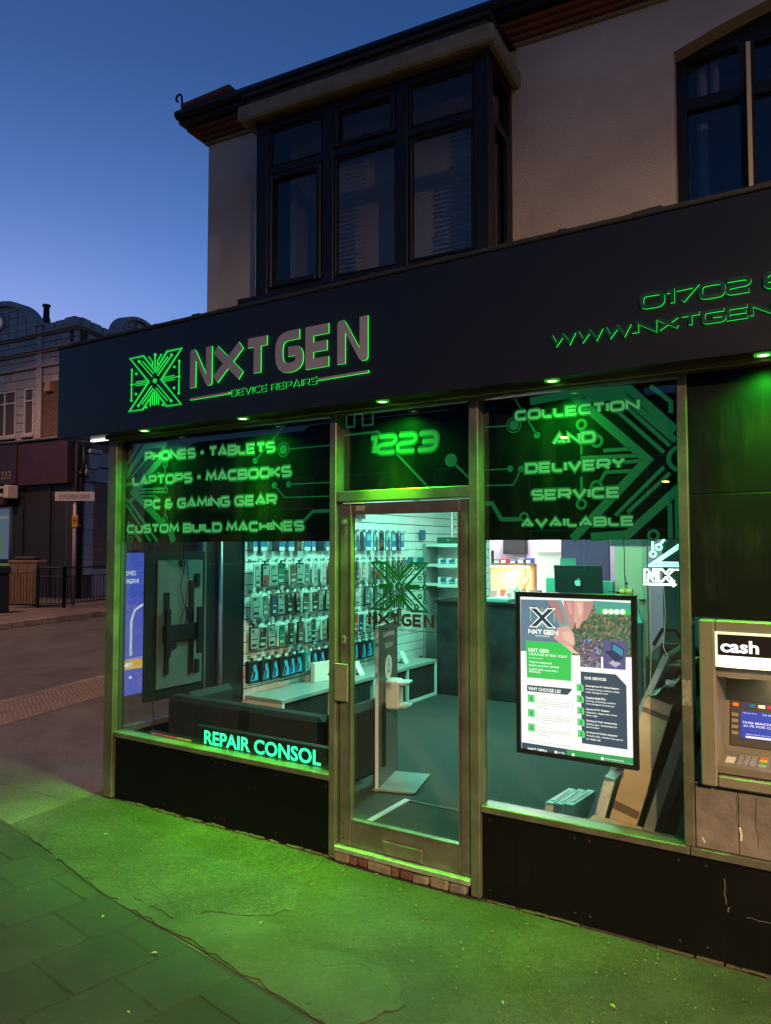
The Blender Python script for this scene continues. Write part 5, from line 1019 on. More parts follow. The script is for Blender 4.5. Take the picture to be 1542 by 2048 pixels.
t = thing('sanitiser_bottle', 'clear pump bottle on the counter beside the tray', 'bottle', (-.72, 4.42, 1.155)); mb = MB(); mb.cyl((-.72, 4.42, 1.1565), (-.72, 4.42, 1.28), .03); mb.cyl((-.72, 4.42, 1.28), (-.72, 4.42, 1.31), .03, .01); mb.build('bottle', mat('clear_green_plastic', (.3, .5, .45), .15), t, smooth=False); mb = MB(); mb.cyl((-.72, 4.42, 1.31), (-.72, 4.42, 1.34), .008); mb.box(-.725, -.69, 4.415, 4.425, 1.34, 1.348); mb.build('pump', paper, t)
t = thing('cordless_drill', 'yellow and black cordless drill lying on a pale stand by the olive door', 'drill', (.5, 4.2, 1.27))
mb = MB(); mb.cyl((.48, 4.2, 1.305), (.6, 4.2, 1.305), .035, .038, 14); mb.build('drill_body', mat('yellow_tool_plastic', (.5, .33, .05), .4), t); mb = MB(); mb.cyl((.44, 4.2, 1.305), (.4799, 4.2, 1.305), .018, .028, 12); mb.cyl((.36, 4.2, 1.305), (.44, 4.2, 1.305), .005); mb.build('chuck', black_gloss, t); mb = MB(); mb.obox((.56, 4.2, 1.22), (.018, .018, .06), (1, 0, .2), (0, 1, 0), (-.2, 0, 1), b=.006); mb.build('handle', black_gloss, t)
t = thing('tool_stand', 'pale teal angled stand under the cordless drill', 'stand', (.53, 4.22, 1.0)); mb = MB(); mb.convex([(.38, 4.24, 1.0), (.68, 4.24, 1.0), (.68, 4.36, 1.0), (.38, 4.36, 1.0), (.48, 4.25, 1.24), (.6, 4.25, 1.24), (.6, 4.33, 1.24), (.48, 4.33, 1.24)], [[0, 1, 5, 4], [1, 2, 6, 5], [2, 3, 7, 6], [3, 0, 4, 7], [4, 5, 6, 7], [0, 1, 2, 3]]); mb.build('stand_body', teal_note, t); MB().box(.39, .67, 4.23, 4.28, .1005, .999).build('stand_post', dark_wall, t)
t = thing('hanging_cable', 'thin black cable hanging in front of the olive door', 'cable', (.55, 4.1, 1.3)); mb = MB(); mb.tube([(.53, 4.1, 2.74), (.535, 4.1, 2.0), (.55, 4.1, 1.7), (.545, 4.11, 1.5), (.565, 4.11, 1.4), (.56, 4.12, 1.34)], .004, 5); mb.build('cable', cable_black, t); MB().obox((.565, 4.11, 1.395), (.012, .006, .012)).build('cable_clip', black_gloss, t)
# repair bench in the back room
rb = thing('repair_bench', 'cluttered repair bench with an orange wood back and bright shelf light', 'workbench', (-1.6, 6.1, .1))
MB().box(-1.95, -.62, 5.65, 6.35, 1.06, 1.095, b=.003).build('bench_top', white_pvc, rb); MB().box(-1.95, -.62, 5.66, 5.69, .1005, 1.059).build('bench_front', mat('dark_wood_front', (.06, .035, .025), .6), rb)
MB().box(-1.95, -1.18, 6.36, 6.38, 1.0955, 1.5).build('wood_back', mat('orange_wood_panel', (.55, .27, .09), .6, var=.15), rb); MB().box(-1.95, -1.16, 6.1, 6.36, 1.50, 1.53, b=.002).build('shelf', timber, rb); MB().box(-1.2, -1.165, 6.12, 6.355, 1.0955, 1.499).build('shelf_upright', mat('orange_wood_panel_edge', (.5, .25, .09), .6), rb)
MB().box(-1.85, -1.24, 6.12, 6.15, 1.475, 1.499).build('shelf_light', glow('warm_white_tube', (1, .9, .78), 9), rb)
lamp('bench_glow', 'AREA', (-1.55, 6.14, 1.47), 7, (1, .9, .78), rb, (0, 0, 0), size=.6, size_y=.05, shape='RECTANGLE')
t = thing('wall_screen', 'black screen on the lavender wall above the repair bench', 'screen', (-1.55, 6.5, 1.7)); MB().box(-1.74, -1.38, 6.42, 6.46, 1.66, 1.98, b=.005).build('panel', black_gloss, t); MB().box(-1.6, -1.5, 6.4605, 6.549, 1.75, 1.85).build('bracket', grey_metal, t)
for k, (x, c, h_) in enumerate(((-1.86, (.02, .02, .02), .18), (-1.72, (.05, .2, .12), .06), (-1.62, (.4, .06, .05), .07), (-1.48, (.1, .12, .3), .05), (-1.37, (.2, .2, .22), .07), (-1.26, (.03, .1, .4), .08))):
    nmc = ('black', 'green', 'red', 'indigo', 'grey', 'blue')[k]; t = thing('parts_box', '%s parts box on the shelf over the repair bench' % nmc, 'box', (x, 6.2, 1.53)); MB().box(x - .045, x + .045, 6.15, 6.28, 1.5305, 1.53 + h_, b=.004).build('box_body', mat('parts_box_' + nmc, c, .5), t); MB().box(x - .03, x + .03, 6.146, 6.1495, 1.54, 1.53 + h_ * .6).build('label', paper, t)
t = thing('work_lamp', 'white angled work lamp standing on the repair bench', 'lamp', (-1.45, 6.0, 1.095)); mb = MB(); mb.tube([(-1.5, 6.0, 1.1), (-1.5, 6.0, 1.2), (-1.33, 5.98, 1.42)], .008); mb.cyl((-1.5, 6, 1.0955), (-1.5, 6, 1.11), .05); mb.build('lamp_arm', paper, t); mb = MB(); mb.obox((-1.38, 5.97, 1.43), (.09, .02, .012), (1, 0, .2)); mb.build('lamp_head', glow('lamp_head_white', (1, .95, .9), 5), t)
t = thing('microscope', 'grey microscope with a dark eyepiece on the repair bench', 'microscope', (-1.75, 5.9, 1.095)); mb = MB(); mb.box(-1.8, -1.7, 5.85, 5.98, 1.0955, 1.115, b=.004); mb.tube([(-1.75, 5.96, 1.115), (-1.75, 5.96, 1.3)], .012); mb.build('stand', grey_metal, t); mb = MB(); mb.obox((-1.75, 5.9, 1.3), (.035, .05, .045), b=.008); mb.cyl((-1.75, 5.88, 1.34), (-1.75, 5.84, 1.4), .016); mb.cyl((-1.75, 5.9, 1.255), (-1.75, 5.9, 1.2), .02, .012); mb.build('head', black_gloss, t)
t = thing('magnifier_ring', 'dark ring magnifier on a bent arm over the repair bench', 'magnifier', (-1.22, 5.95, 1.095)); mb = MB(); mb.tube([(-1.24 + .06 * math.cos(a), 5.95, 1.32 + .07 * math.sin(a)) for a in [i * math.pi / 8 for i in range(17)]], .008, 5); mb.build('ring', black_gloss, t); mb = MB(); mb.tube([(-1.24, 5.95, 1.25), (-1.22, 5.97, 1.0955)], .006, 5); mb.build('arm', timber, t)
items = [('beige_tool_box', 'beige box standing at the front of the repair bench', -1.62, 5.75, .1, .06, .1, (.45, .4, .32)), ('white_case', 'white slanted case in the middle of the repair bench', -1.36, 5.78, .05, .05, .13, (.7, .68, .62)), ('blue_bottle', 'small blue bottle at the left of the repair bench', -1.85, 5.74, .018, .018, .1, (.05, .1, .4)), ('grey_tub', 'grey tub of tools right of the white case on the bench', -1.2, 5.8, .045, .045, .11, (.3, .3, .3)), ('black_power_supply', 'black power supply with dials on the right of the repair bench', -1.06, 5.9, .07, .05, .1, (.03, .03, .035)), ('white_paper_stack', 'stack of white papers at the right end of the repair bench', -.86, 5.85, .1, .08, .03, (.75, .75, .75)), ('white_printer', 'small white printer behind the black power supply', -.9, 6.15, .12, .08, .12, (.65, .65, .65)), ('silver_tin', 'silver tin beside the blue bottle on the bench', -1.78, 5.72, .03, .03, .07, (.5, .5, .52)), ('red_screwdriver_rack', 'red screwdriver rack behind the beige box', -1.55, 6.0, .06, .03, .09, (.4, .08, .04)), ('cable_heap', 'heap of dark cables behind the white case', -1.35, 6.05, .06, .05, .06, (.05, .05, .05))]
for nm, lb_, x, y, a, b2, h_, c in items:
    t = thing(nm, lb_, nm.split('_', 1)[1].replace('_', ' '), (x, y, 1.095)); m_ = mat('bench_' + nm, c, .45); mb = MB()
    if 'bottle' in nm or 'tin' in nm or 'tub' in nm: mb.cyl((x, y, 1.0955), (x, y, 1.095 + h_), a, a * .9, 14)
    elif nm == 'cable_heap':
        for k in range(5): mb.tube([(x + .05 * math.cos(q + k), y + .05 * math.sin(q * 1.3 + k), 1.105 + .01 * k + .008 * math.sin(3 * q)) for q in [i * .5 for i in range(11)]], .005, 5)
    elif nm == 'white_case': mb.obox((x, y, 1.105 + h_ / 2), (a, b2, h_ / 2), (1, 0, -.4), (0, 1, 0), (.4, 0, 1), b=.006)
    else: mb.box(x - a, x + a, y - b2, y + b2, 1.0955, 1.095 + h_, b=.005)
    mb.build('body', m_, t); mb = MB()
    for k in range(4): mb.cyl((x - a * .6 + k * a * .4, y, 1.095 + h_), (x - a * .6 + k * a * .4, y - .01, 1.095 + h_ + .03 + .02 * (k % 2)), .005, n=6) if nm in ('grey_tub', 'red_screwdriver_rack', 'beige_tool_box') else mb.box(x - a * .5 + k * a * .2, x - a * .4 + k * a * .2, y - b2 - .001, y - b2 + .001, 1.1, 1.1 + h_ * .4)
    mb.build('detail', black_gloss if c[0] > .2 else paper, t)
MB().box(-1.12, -.6, 6.1, 6.16, 1.0955, 1.72).build('cabinet_panel', mat('warm_white_panel', (.7, .66, .62), .6), rb); MB().box(-1.14, -.58, 6.08, 6.099, 1.69, 1.725).build('cabinet_rail', white_pvc, rb)
t = thing('notice', 'teal paper notice pinned on the pale panel above the computer', 'notice', (-.4, 5.3, 1.5)); MB().box(-.52, -.33, 5.3, 5.303, 1.42, 1.62).build('paper', teal_note, t)
mb = MB()
for k in range(5): mb.box(-.5, -.36 - .02 * (k % 2), 5.2985, 5.2995, 1.47 + k * .025, 1.474 + k * .025)
mb.build('print', mat('pale_print', (.3, .6, .5), .6), t)
# sofa with its back to the left window
so_ = thing('sofa', 'low black fabric sofa with its back to the left window', 'sofa', (-1.1, .8, .1))
mb = MB(); mb.box(-1.84, -.42, .42, .56, .2, .66, b=.03); mb.build('backrest', black_soft, so_); mb = MB(); mb.box(-1.74, -.48, .565, 1.05, .2, .42, b=.03); mb.build('seat', black_soft, so_)
MB().box(-.415, -.3, .44, 1.06, .2, .7, b=.04).build('armrest', black_soft, so_); MB().box(-1.845, -1.75, .565, 1.06, .2, .66, b=.04).build('armrest', black_soft, so_)
for x, y in ((-.35, .52), (-.35, .98), (-1.78, .52), (-1.78, .98)): mb = MB(); mb.cyl((x, y, .2), (x, y, .1005), .028, .018, 12); mb.build('leg', mat('dark_sofa_leg', (.03, .02, .015), .5) if 'dark_sofa_leg' not in D.materials else D.materials['dark_sofa_leg'], so_)
mb = MB(); mb.box(-1.1, -1.02, .4, .4195, .25, .64); mb.build('back_seam', black_gloss, so_)
# street facing screen, seen from behind
tv = thing('street_screen', 'tall advertising screen facing the side street, its grey back and bracket towards us', 'screen', (-1.82, .48, .63))
mb = MB(); mb.box(-1.845, -1.82, .2, .78, .64, 1.72, b=.004); mb.build('screen_case', black_gloss, tv)
mb = MB(); mb.box(-1.8195, -1.806, .3, .74, .72, 1.655, b=.003); mb.build('back_plate', grey_board, tv)
SCR = FR((-1.8455, .78, .64), (0, -1, 0), (0, 0, 1)); mb = MB(); mb.poly([(.01, .01), (.57, .01), (.57, 1.07), (.01, 1.07)], SCR, h1=.0004); s_ = mb.build('blue_display', glow('blue_display', (.08, .14, .75), 7.5), tv)
mb = MB(); mb.poly([(.01, .2), (.57, .2), (.57, .27), (.01, .27)], SCR, h1=.0008); mb.build('yellow_band', glow('yellow_band', (1, .6, .1), 7), tv)
mb = MB(); write(mb, 'DAY', SCR, .43, .90, .1, .035, .0012, .02); write(mb, 'NIGHT', SCR, .4, .84, .14, .035, .0012, .02); write(mb, 'PM', SCR, .45, .215, .08, .035, .0014, .02)
mb.stroke([(.46, .3), (.46, .55), (.43, .64), (.34, .68), (.24, .68)], .014, SCR, h1=.001); mb.disc((.46, .14), .012, SCR, 0, .001); mb.build('white_lettering', glow('display_white', (.9, .95, 1), 10, False), tv)
mb = MB(); mb.box(-1.8055, -1.79, .36, .40, .82, 1.42, b=.002); mb.box(-1.8055, -1.79, .6, .64, .8, 1.5, b=.002); mb.box(-1.7895, -1.77, .33, .72, 1.06, 1.18, b=.002)
mb.box(-1.77, -1.75, .34, .38, .95, 1.3, b=.002); mb.box(-1.77, -1.75, .645, .685, .95, 1.3, b=.002); mb.build('mount_bracket', iron, tv)
mb = MB(); mb.tube([(-1.79, .52, 1.9), (-1.795, .53, 1.68), (-1.79, .545, 1.64), (-1.785, .53, 1.6), (-1.79, .5, 1.45), (-1.785, .54, 1.3), (-1.79, .5, 1.2), (-1.78, .52, 1.1)], .004, 5); mb.tube([(-1.79, .56, 1.66), (-1.79, .58, 1.5), (-1.785, .55, 1.35), (-1.79, .56, 1.15)], .004, 5)
for k in range(3): mb.tube([(-1.79 + .0, .53 + .02 * math.cos(q + k), 1.64 + .022 * math.sin(q)) for q in [i * .7 for i in range(10)]], .004, 5)
mb.tube([(-1.8, .26, .64), (-1.79, .27, .5), (-1.8, .25, .3)], .004, 5); mb.build('cable', cable_black, tv)
mb = MB(); mb.box(-1.803, -1.79, .42, .47, 1.0, 1.04); mb.box(-1.803, -1.79, .58, .6, 1.2, 1.3); mb.box(-1.803, -1.79, .66, .7, .8, .9); mb.box(-1.803, -1.79, .66, .7, 1.45, 1.55); mb.build('vent', black_gloss, tv)
MB().box(-1.845, -1.80, .46, .52, .1005, .639).build('floor_post', iron, tv)
# light pole at the pier
t = thing('pale_pole', 'slim pale vertical pole in front of the black pier', 'pole', (-1.93, 1.06, .1)); MB().cyl((-1.93, 1.06, .1005), (-1.93, 1.06, 2.5), .017, n=10).build('pole', grey_metal, t, smooth=True); MB().cyl((-1.93, 1.06, 2.5), (-1.93, 1.06, 2.52), .03, n=12).build('pole_cap', grey_metal, t)
# sanitising station
sa = thing('sanitising_station', 'tall grey hand sanitising station just inside the door', 'sanitiser stand', (-.35, 1.1, .1))
du = Vector((-.13, .47, 0)).normalized(); nx = Vector((du.y, -du.x, 0))
mb = MB(); mb.obox((-.355, 1.12, .66), (.24, .011, .555), du, nx, b=.003); mb.build('panel', mat('grey_station_panel', (.12, .14, .14), .45), sa)
mb = MB(); mb.obox((-.287, .882, .66), (.003, .0112, .556), du, nx); mb.build('panel_edge', paper, sa)
mb = MB(); mb.obox((-.23, 1.12, .112), (.22, .15, .006), du, nx, Vector((0, 0, 1)) + nx * .12, b=.002); mb.build('base_plate', mat('grey_base_plate', (.25, .28, .27), .4), sa)
FS2 = FR(tuple(Vector((-.355, 1.12, 0)) + nx * .0118), tuple(du)); mb = MB(); write(mb, 'Sanitising', FS2, -.13, 1.11, .27, .05, .001, .01); write(mb, 'Station', FS2, -.09, 1.04, .19, .045, .001, 0); mb.disc((0, .9), .085, FS2, 0, .001, 24); mb.build('lettering', paper, sa)
mb = MB(); mb.stroke([(-.03, .85), (-.02, .91), (.0, .94), (.02, .91), (.03, .85)], .008, FS2, 0, .002); mb.disc((0, .95), .012, FS2, 0, .002); mb.stroke([(-.03, .87), (.03, .87)], .008, FS2, 0, .002); mb.build('hand_symbol', D.materials['grey_station_panel'], sa)
mb = MB(); c = Vector((-.355, 1.12, 0)) + nx * .06 - du * .02
mb.obox(c + Vector((0, 0, .72)), (.07, .05, .1), du, nx, b=.012); mb.obox(c + nx * .05 + Vector((0, 0, .80)), (.06, .07, .012), du, nx, b=.006); mb.obox(c + nx * .05 + Vector((0, 0, .64)), (.06, .07, .01), du, nx, b=.006); mb.build('dispenser', mat('white_plastic', (.7, .72, .7), .25), sa)
t = thing('door_mat', 'coarse dark entrance mat with an aluminium edge strip inside the door', 'door mat', (.4, .5, .1)); MB().box(.005, .98, .13, .80, .1005, .108).build('matting', mat_rib, t); MB().box(-.035, .0045, .12, .83, .1005, .115, b=.003).build('edge_strip', mat('bright_aluminium', (.75, .78, .76), .3, .5), t); MB().box(.005, .98, .801, .84, .1005, .112, b=.003).build('rubber_edge', black_gloss, t)
# boards and cartons leaning at the right of the right window
def lean(name, label, cat, x0, z0, x1, z1, th, y0, y1, m_, extra=None):
    t = thing(name, label, cat, (x0, (y0 + y1) / 2, .1)); a = Vector((x1 - x0, 0, z1 - z0)); L = a.length; a.normalize(); n_ = Vector((-a.z, 0, a.x))
    MB().obox(((x0 + x1) / 2, (y0 + y1) / 2, (z0 + z1) / 2), (L / 2, (y1 - y0) / 2, th / 2), a, Y3, n_, b=.003).build('board' if 'board' in name or 'panel' in name else 'carton', m_, t)
    if extra:
        mb = MB()
        for s_, w_ in extra[1]: q = Vector((x0, 0, z0)) + a * (L * s_); mb.obox((q.x, y0 - .001, q.z), (w_, .001, th / 2 - .002), a, Y3, n_)
        mb.build(extra[0], extra[2], t)
    return t
lean('grey_board', 'thin grey green board leaning behind the cartons in the right window', 'board', 1.20, .11, 1.70, 1.22, .03, .42, .95, mat('grey_green_board', (.36, .42, .38), .5), ('taped_edge', [(.1, .05), (.9, .04)], grey_metal))
lean('silver_carton', 'narrow silver taped carton leaning low beside the brown carton', 'carton', 1.31, .105, 1.45, .62, .05, .3, .5, mat('silver_taped_card', (.6, .62, .6), .4, .1, var=.3, vscale=20, bump=.4, bscale=40), ('printed_mark', [(.35, .03)], border[1]))
lean('brown_carton', 'long brown cardboard carton leaning in the right window, torn along its middle', 'carton', 1.42, .105, 1.70, 1.03, .125, .26, .52, cardboard, ('torn_strip', [(.42, .02), (.93, .012)], mat('torn_card_edge', (.13, .08, .045), .9)))
t = thing('teal_sheet', 'crumpled pale green sheet over the top of the brown carton', 'sheet', (1.7, .4, 1.05)); mb = MB()
gx, gy = 9, 6; vs = [(1.63 + .17 * i / (gx - 1) + .01 * math.sin(j), .24 + .3 * j / (gy - 1), 1.03 + .11 * i / (gx - 1) + .012 * math.sin(i * 1.7 + j * 2.1)) for j in range(gy) for i in range(gx)]
mb.add(vs, [[j * gx + i, j * gx + i + 1, (j + 1) * gx + i + 1, (j + 1) * gx + i] for j in range(gy - 1) for i in range(gx - 1)]); mb.build('plastic_sheet', mat('pale_green_plastic', (.3, .5, .4), .35), t); MB().box(1.73, 1.77, .26, .262, 1.1, 1.13).build('label', paper, t)
lean('black_board', 'black panel with a silver edge leaning in front of the right post', 'board', 1.54, .105, 1.84, 1.0, .05, .22, .6, black_gloss, ('silver_edge', [(.5, .46)], grey_metal))
lean('dark_board', 'second dark panel leaning nearest the right post', 'board', 1.70, .105, 1.9, .85, .03, .2, .55, mat('dark_green_board', (.02, .045, .04), .3), ('edge_strip', [(.5, .4)], mat('teal_edge', (.08, .2, .17), .3)))
t = thing('flat_carton', 'flattened brown carton lying along the sill of the right window', 'carton', (1.6, .2, .1)); MB().obox((1.6, .2, .42), (.22, .05, .012), (1, 0, -.06), b=.002).build('carton', cardboard, t); MB().box(1.4, 1.8, .16, .24, .1005, .39).build('carton_side', cardboard, t); MB().obox((1.66, .148, .425), (.1, .001, .008), (1, 0, -.06)).build('tape', timber, t)
t = thing('yellow_folder', 'olive card folder on top of the leaning boards', 'folder', (1.72, .5, 1.14)); MB().obox((1.74, .6, 1.17), (.07, .1, .012), (1, 0, .12), b=.003).build('folder', mat('olive_card', (.3, .3, .12), .6), t); MB().obox((1.74, .499, 1.17), (.05, .001, .004), (1, 0, .12)).build('label', paper, t)
t = thing('black_bag', 'black rounded bag behind the leaning boards', 'bag', (1.62, 1.0, .1)); mb = MB(); mb.box(1.45, 1.8, .98, 1.2, .1005, 1.2, b=.09); mb.build('bag_body', black_soft, t); mb = MB(); mb.tube([(1.5, 1.05, 1.19), (1.55, 1.05, 1.28), (1.62, 1.05, 1.28), (1.68, 1.05, 1.19)], .012, 6); mb.build('handle', black_soft, t)
for k in range(3):
    t = thing('white_block', ('left', 'middle', 'right')[k] + ' of three pale blocks lying on the floor below the lightbox', 'block', (.9 + .05 * k, 1.0, .1), 'pale blocks on the shop floor'); MB().obox((.93 + .055 * k, 1.08 + .02 * k, .17), (.025, .17, .06), (1, -.1, 0), (.1, 1, 0), b=.003).build('block_body', mat('pale_block', (.55, .6, .57), .6, var=.2) if k == 0 else D.materials['pale_block'], t); MB().obox((.93 + .055 * k, 1.08 + .02 * k, .232), (.01, .12, .0015), (1, -.1, 0), (.1, 1, 0)).build('groove_strip', grey_metal, t)

# ------------------------------------------------------------------ the faience building across the side street
P0 = Vector((-19.08, 11.84, 0)); df = Vector((-1, -.06, 0)).normalized(); ds = Vector((-.27, .963, 0)).normalized()
nf = Vector((.06, -1, 0)).normalized(); nf = nf if nf.dot(df) < .01 else nf; nside = Vector((.963, .27, 0))
fb = thing('corner_terrace', 'cream tiled corner building with curved parapets across the side street', 'building', tuple(P0))
fai = [mat('faience_block_%s' % n, c, .5, var=.16, vscale=5) for n, c in (('cream', (.34, .29, .28)), ('pink', (.31, .25, .24)), ('grey', (.28, .25, .25)))]
fjoint = mat('dark_faience_joint', (.06, .05, .05), .9)
def OB(mb, s0, s1, n0, n1, z0, z1, d, nrm, b=0., mi=0): c = P0 + d * ((s0 + s1) / 2) + nrm * ((n0 + n1) / 2) + Z3 * ((z0 + z1) / 2); mb.obox(c, (abs(s1 - s0) / 2, abs(n1 - n0) / 2, abs(z1 - z0) / 2), d, nrm, Z3, b, mi)
mb = MB(); OB(mb, -.02, 9, -.35, -.06, 0, 9.0, df, nf); OB(mb, 0.02, 12, -.35, -.06, 0, 9.0, ds, nside); mb.build('core_wall', fjoint, fb)
brk = brickwork('dark_red_brickwork', (.11, .045, .028), (.07, .03, .02), (.12, .1, .085)); brk2 = brickwork('orange_brickwork', (.24, .1, .045), (.15, .06, .03), (.2, .17, .13))
mb = MB(); OB(mb, .82, 1.76, -.055, -.02, 5.45, 7.32, df, nf); mb.build('brick_panel', brk, fb); mb = MB(); OB(mb, .8, 9, -.055, -.015, 1.05, 3.95, ds, nside); OB(mb, .8, 9, -.055, -.02, 5.0, 7.0, ds, nside); mb.build('brick_panel', brk2, fb)
pr = random.Random(3); bmesh_cache = {}
def blocks(d, nrm, s0, s1, z0, z1, bw, bh, skip=(), off=0.0):
    z = z0; row = 0
    while z < z1 - .05:
        h = min(bh, z1 - z); s = s0 - (bw / 2 if row % 2 else 0)
        while s < s1:
            a, b = max(s, s0), min(s + bw, s1); s += bw
            if b - a < .06: continue
            if any(a < k[1] - .02 and b > k[0] + .02 and z < k[3] - .02 and z + h > k[2] + .02 for k in skip): 
                for k in skip:
                    if a < k[1] and b > k[0] and z < k[3] - .02 and z + h > k[2] + .02: a2, b2 = (a, min(b, k[0])) if a < k[0] else (max(a, k[1]), b); a, b = a2, b2
                if b - a < .06: continue
            mb = MB(); OB(mb, a + .008, b - .008, -.06, off + pr.uniform(-.004, .004), z + .008, z + h - .008, d, nrm, b=.01); mb.build('faience_block', pr.choice(fai), fb)
        z += h; row += 1
wins = ((2.24, 2.76, 5.63, 7.25), (3.2, 4.75, 5.63, 7.25))
blocks(df, nf, 1.78, 5.2, 5.45, 7.86, .46, .3, wins); blocks(df, nf, 0, .8, 5.45, 7.86, .42, .3); blocks(df, nf, .8, 1.76, 7.33, 7.86, .5, .27)
blocks(df, nf, 0, 5.2, 7.98, 8.36, .55, .19, off=.02); blocks(df, nf, 0, 5.2, 8.5, 8.94, .55, .22, off=.02)
blocks(ds, nside, 0, 5.5, 7.98, 8.36, .55, .19, off=.02); blocks(ds, nside, 0, 5.5, 8.5, 8.94, .55, .22, off=.02); blocks(ds, nside, 0, .8, 5.45, 7.86, .42, .3)
for z0, z1, o in ((7.87, 7.97, .1), (8.37, 8.43, .12), (8.435, 8.49, .2), (8.95, 9.0, .1), (9.005, 9.06, .18), (5.36, 5.44, .08)):
    mb = MB(); OB(mb, -o, 6, -.3, o, z0, z1, df, nf, b=.02); mb.build('cornice_moulding', fai[0], fb); mb = MB(); OB(mb, -o, 9, -.3, o - .002, z0 + .003, z1 - .003, ds, nside, b=.02); mb.build('cornice_moulding', fai[1], fb)
for s in (0, .55, 1.1): 
    mb = MB(); OB(mb, s, s + .5, -.3, .1 if s else .16, 9.065, 9.36 - .03 * s, df, nf, b=.01); mb.build('parapet_block', fai[2], fb); mb = MB(); OB(mb, s + .05, s + .5, -.3, .1, 9.065, 9.36 - .03 * s, ds, nside, b=.01); mb.build('parapet_block', fai[1], fb)
for k in range(6): mb = MB(); OB(mb, 1.62 + k * .6, 2.21 + k * .6, -.3, .06, 9.065, 9.42, ds, nside, b=.01); mb.build('parapet_block', fai[k % 3], fb)
mb = MB(); OB(mb, 1.77, 2.05, -.02, .07, 5.45, 9.3, df, nf, b=.02); mb.build('pilaster', fai[0], fb)
mb = MB(); OB(mb, 1.62, 2.2, -.2, .1, 9.305, 9.4, df, nf, b=.02); mb.build('pilaster_cap', fai[2], fb)
# curved pediments
def pediment(d, nrm, sc, rad, zb, rise, th):
    o = P0 + d * sc + Z3 * zb; F = (o, d, Z3, nrm); N = 22
    arc = [(rad * math.cos(math.pi - math.pi * i / N), rise * math.sin(math.pi * i / N)) for i in range(N + 1)]
    MB().poly(arc, F, -.3, -.02).build('pediment_wall', fai[0], fb)
    for i in range(N):
        a, b = arc[i], arc[i + 1]; mb = MB(); k = 1.12
        mb.poly([a, b, (b[0] * k, b[1] * k + .02), (a[0] * k, a[1] * k + .02)], F, -.3, .12); mb.build('coping_block', fai[i % 3], fb)
    for i in range(1, 8): x = -rad + i * rad / 4; z = rise * math.sqrt(max(0, 1 - (x / rad) ** 2)) * .96; mb = MB(); mb.poly([(x - .006, 0), (x + .006, 0), (x + .006, z), (x - .006, z)], F, -.02, -.012); mb.build('joint_line', fjoint, fb)
    for i in range(1, 5): z = rise * i / 5; x = rad * math.sqrt(1 - (z / rise) ** 2) * .97; mb = MB(); mb.poly([(-x, z - .006), (x, z - .006), (x, z + .006), (-x, z + .006)], F, -.02, -.0125); mb.build('joint_line', fjoint, fb)
    mb = MB(); mb.disc((0, .55 * rise), .3, F, -.02, .06, 24, hole=.2); mb.build('round_moulding', fai[2], fb); MB().disc((0, .55 * rise), .2, F, -.02, -.005, 20).build('round_window', glow('pale_round_light', (.8, .8, .9), .12, False), fb)
pediment(df, nf, 4.15, 1.9, 9.065, 1.25, .2); pediment(ds, nside, 3.35, 1.3, 9.3, .85, .2)
mb = MB(); c = P0 + df * 2.45 - nf * .6; mb.cyl(c + Z3 * 9.3, c + Z3 * 9.85, .2, .13, 12); mb.cyl(c + Z3 * 9.85, c + Z3 * 10.25, .11, .1, 12); mb.cyl(c + Z3 * 10.25, c + Z3 * 10.32, .14, .14, 12); mb.build('chimney_pot', mat('sooty_clay', (.03, .025, .025), .9), fb)
# upper windows
wf = mat('white_window_frame', (.45, .42, .42), .4); gl_dark = mat('reflecting_window_glass', (.02, .03, .05), .05, spec=1.0)
def far_window(s0, s1, z0, z1, mull, tr):
    mb = MB(); t_ = .06
    for a, b, c, d in ((s0, s0 + t_, z0, z1), (s1 - t_, s1, z0, z1), (s0 + t_, s1 - t_, z0, z0 + t_), (s0 + t_, s1 - t_, z1 - t_, z1), (s0 + t_, s1 - t_, tr, tr + .05)): OB(mb, a, b, -.1, -.02, c, d, df, nf)
    for m_ in mull: OB(mb, m_ - .03, m_ + .03, -.1, -.022, z0 + t_, z1 - t_, df, nf)
    w_ = mb.build('window', wf, fb); ed = [s0 + t_] + list(mull) + [s1 - t_]
    for a, b in zip(ed, ed[1:]):
        for c, d in ((z0 + t_, tr), (tr + .05, z1 - t_)): mb = MB(); OB(mb, a, b, -.085, -.075, c, d, df, nf); mb.build('pane', gl_dark, w_)
    mb = MB(); OB(mb, s0 - .08, s1 + .08, -.02, .07, z0 - .1, z0 - .01, df, nf, b=.01); mb.build('sill', fai[0], w_)
far_window(2.24, 2.76, 5.63, 7.25, (), 6.78); far_window(3.2, 4.75, 5.63, 7.25, (3.83,), 6.78)
mb = MB(); c = P0 + df * 1.36 + nf * .05; mb.convex([c + df * a + nf * b + Z3 * z for a, b, z in ((-.16, -.07, 7.0), (.16, -.07, 7.0), (.16, .1, 7.0), (-.16, .1, 7.0), (-.1, -.07, 7.3), (.1, -.07, 7.3), (.1, .08, 7.3), (-.1, .08, 7.3))], [[0, 1, 2, 3], [4, 5, 6, 7], [0, 1, 5, 4], [1, 2, 6, 5], [2, 3, 7, 6], [3, 0, 4, 7]]); mb.build('alarm_box', mat('dull_orange_box', (.35, .2, .1), .5), fb)
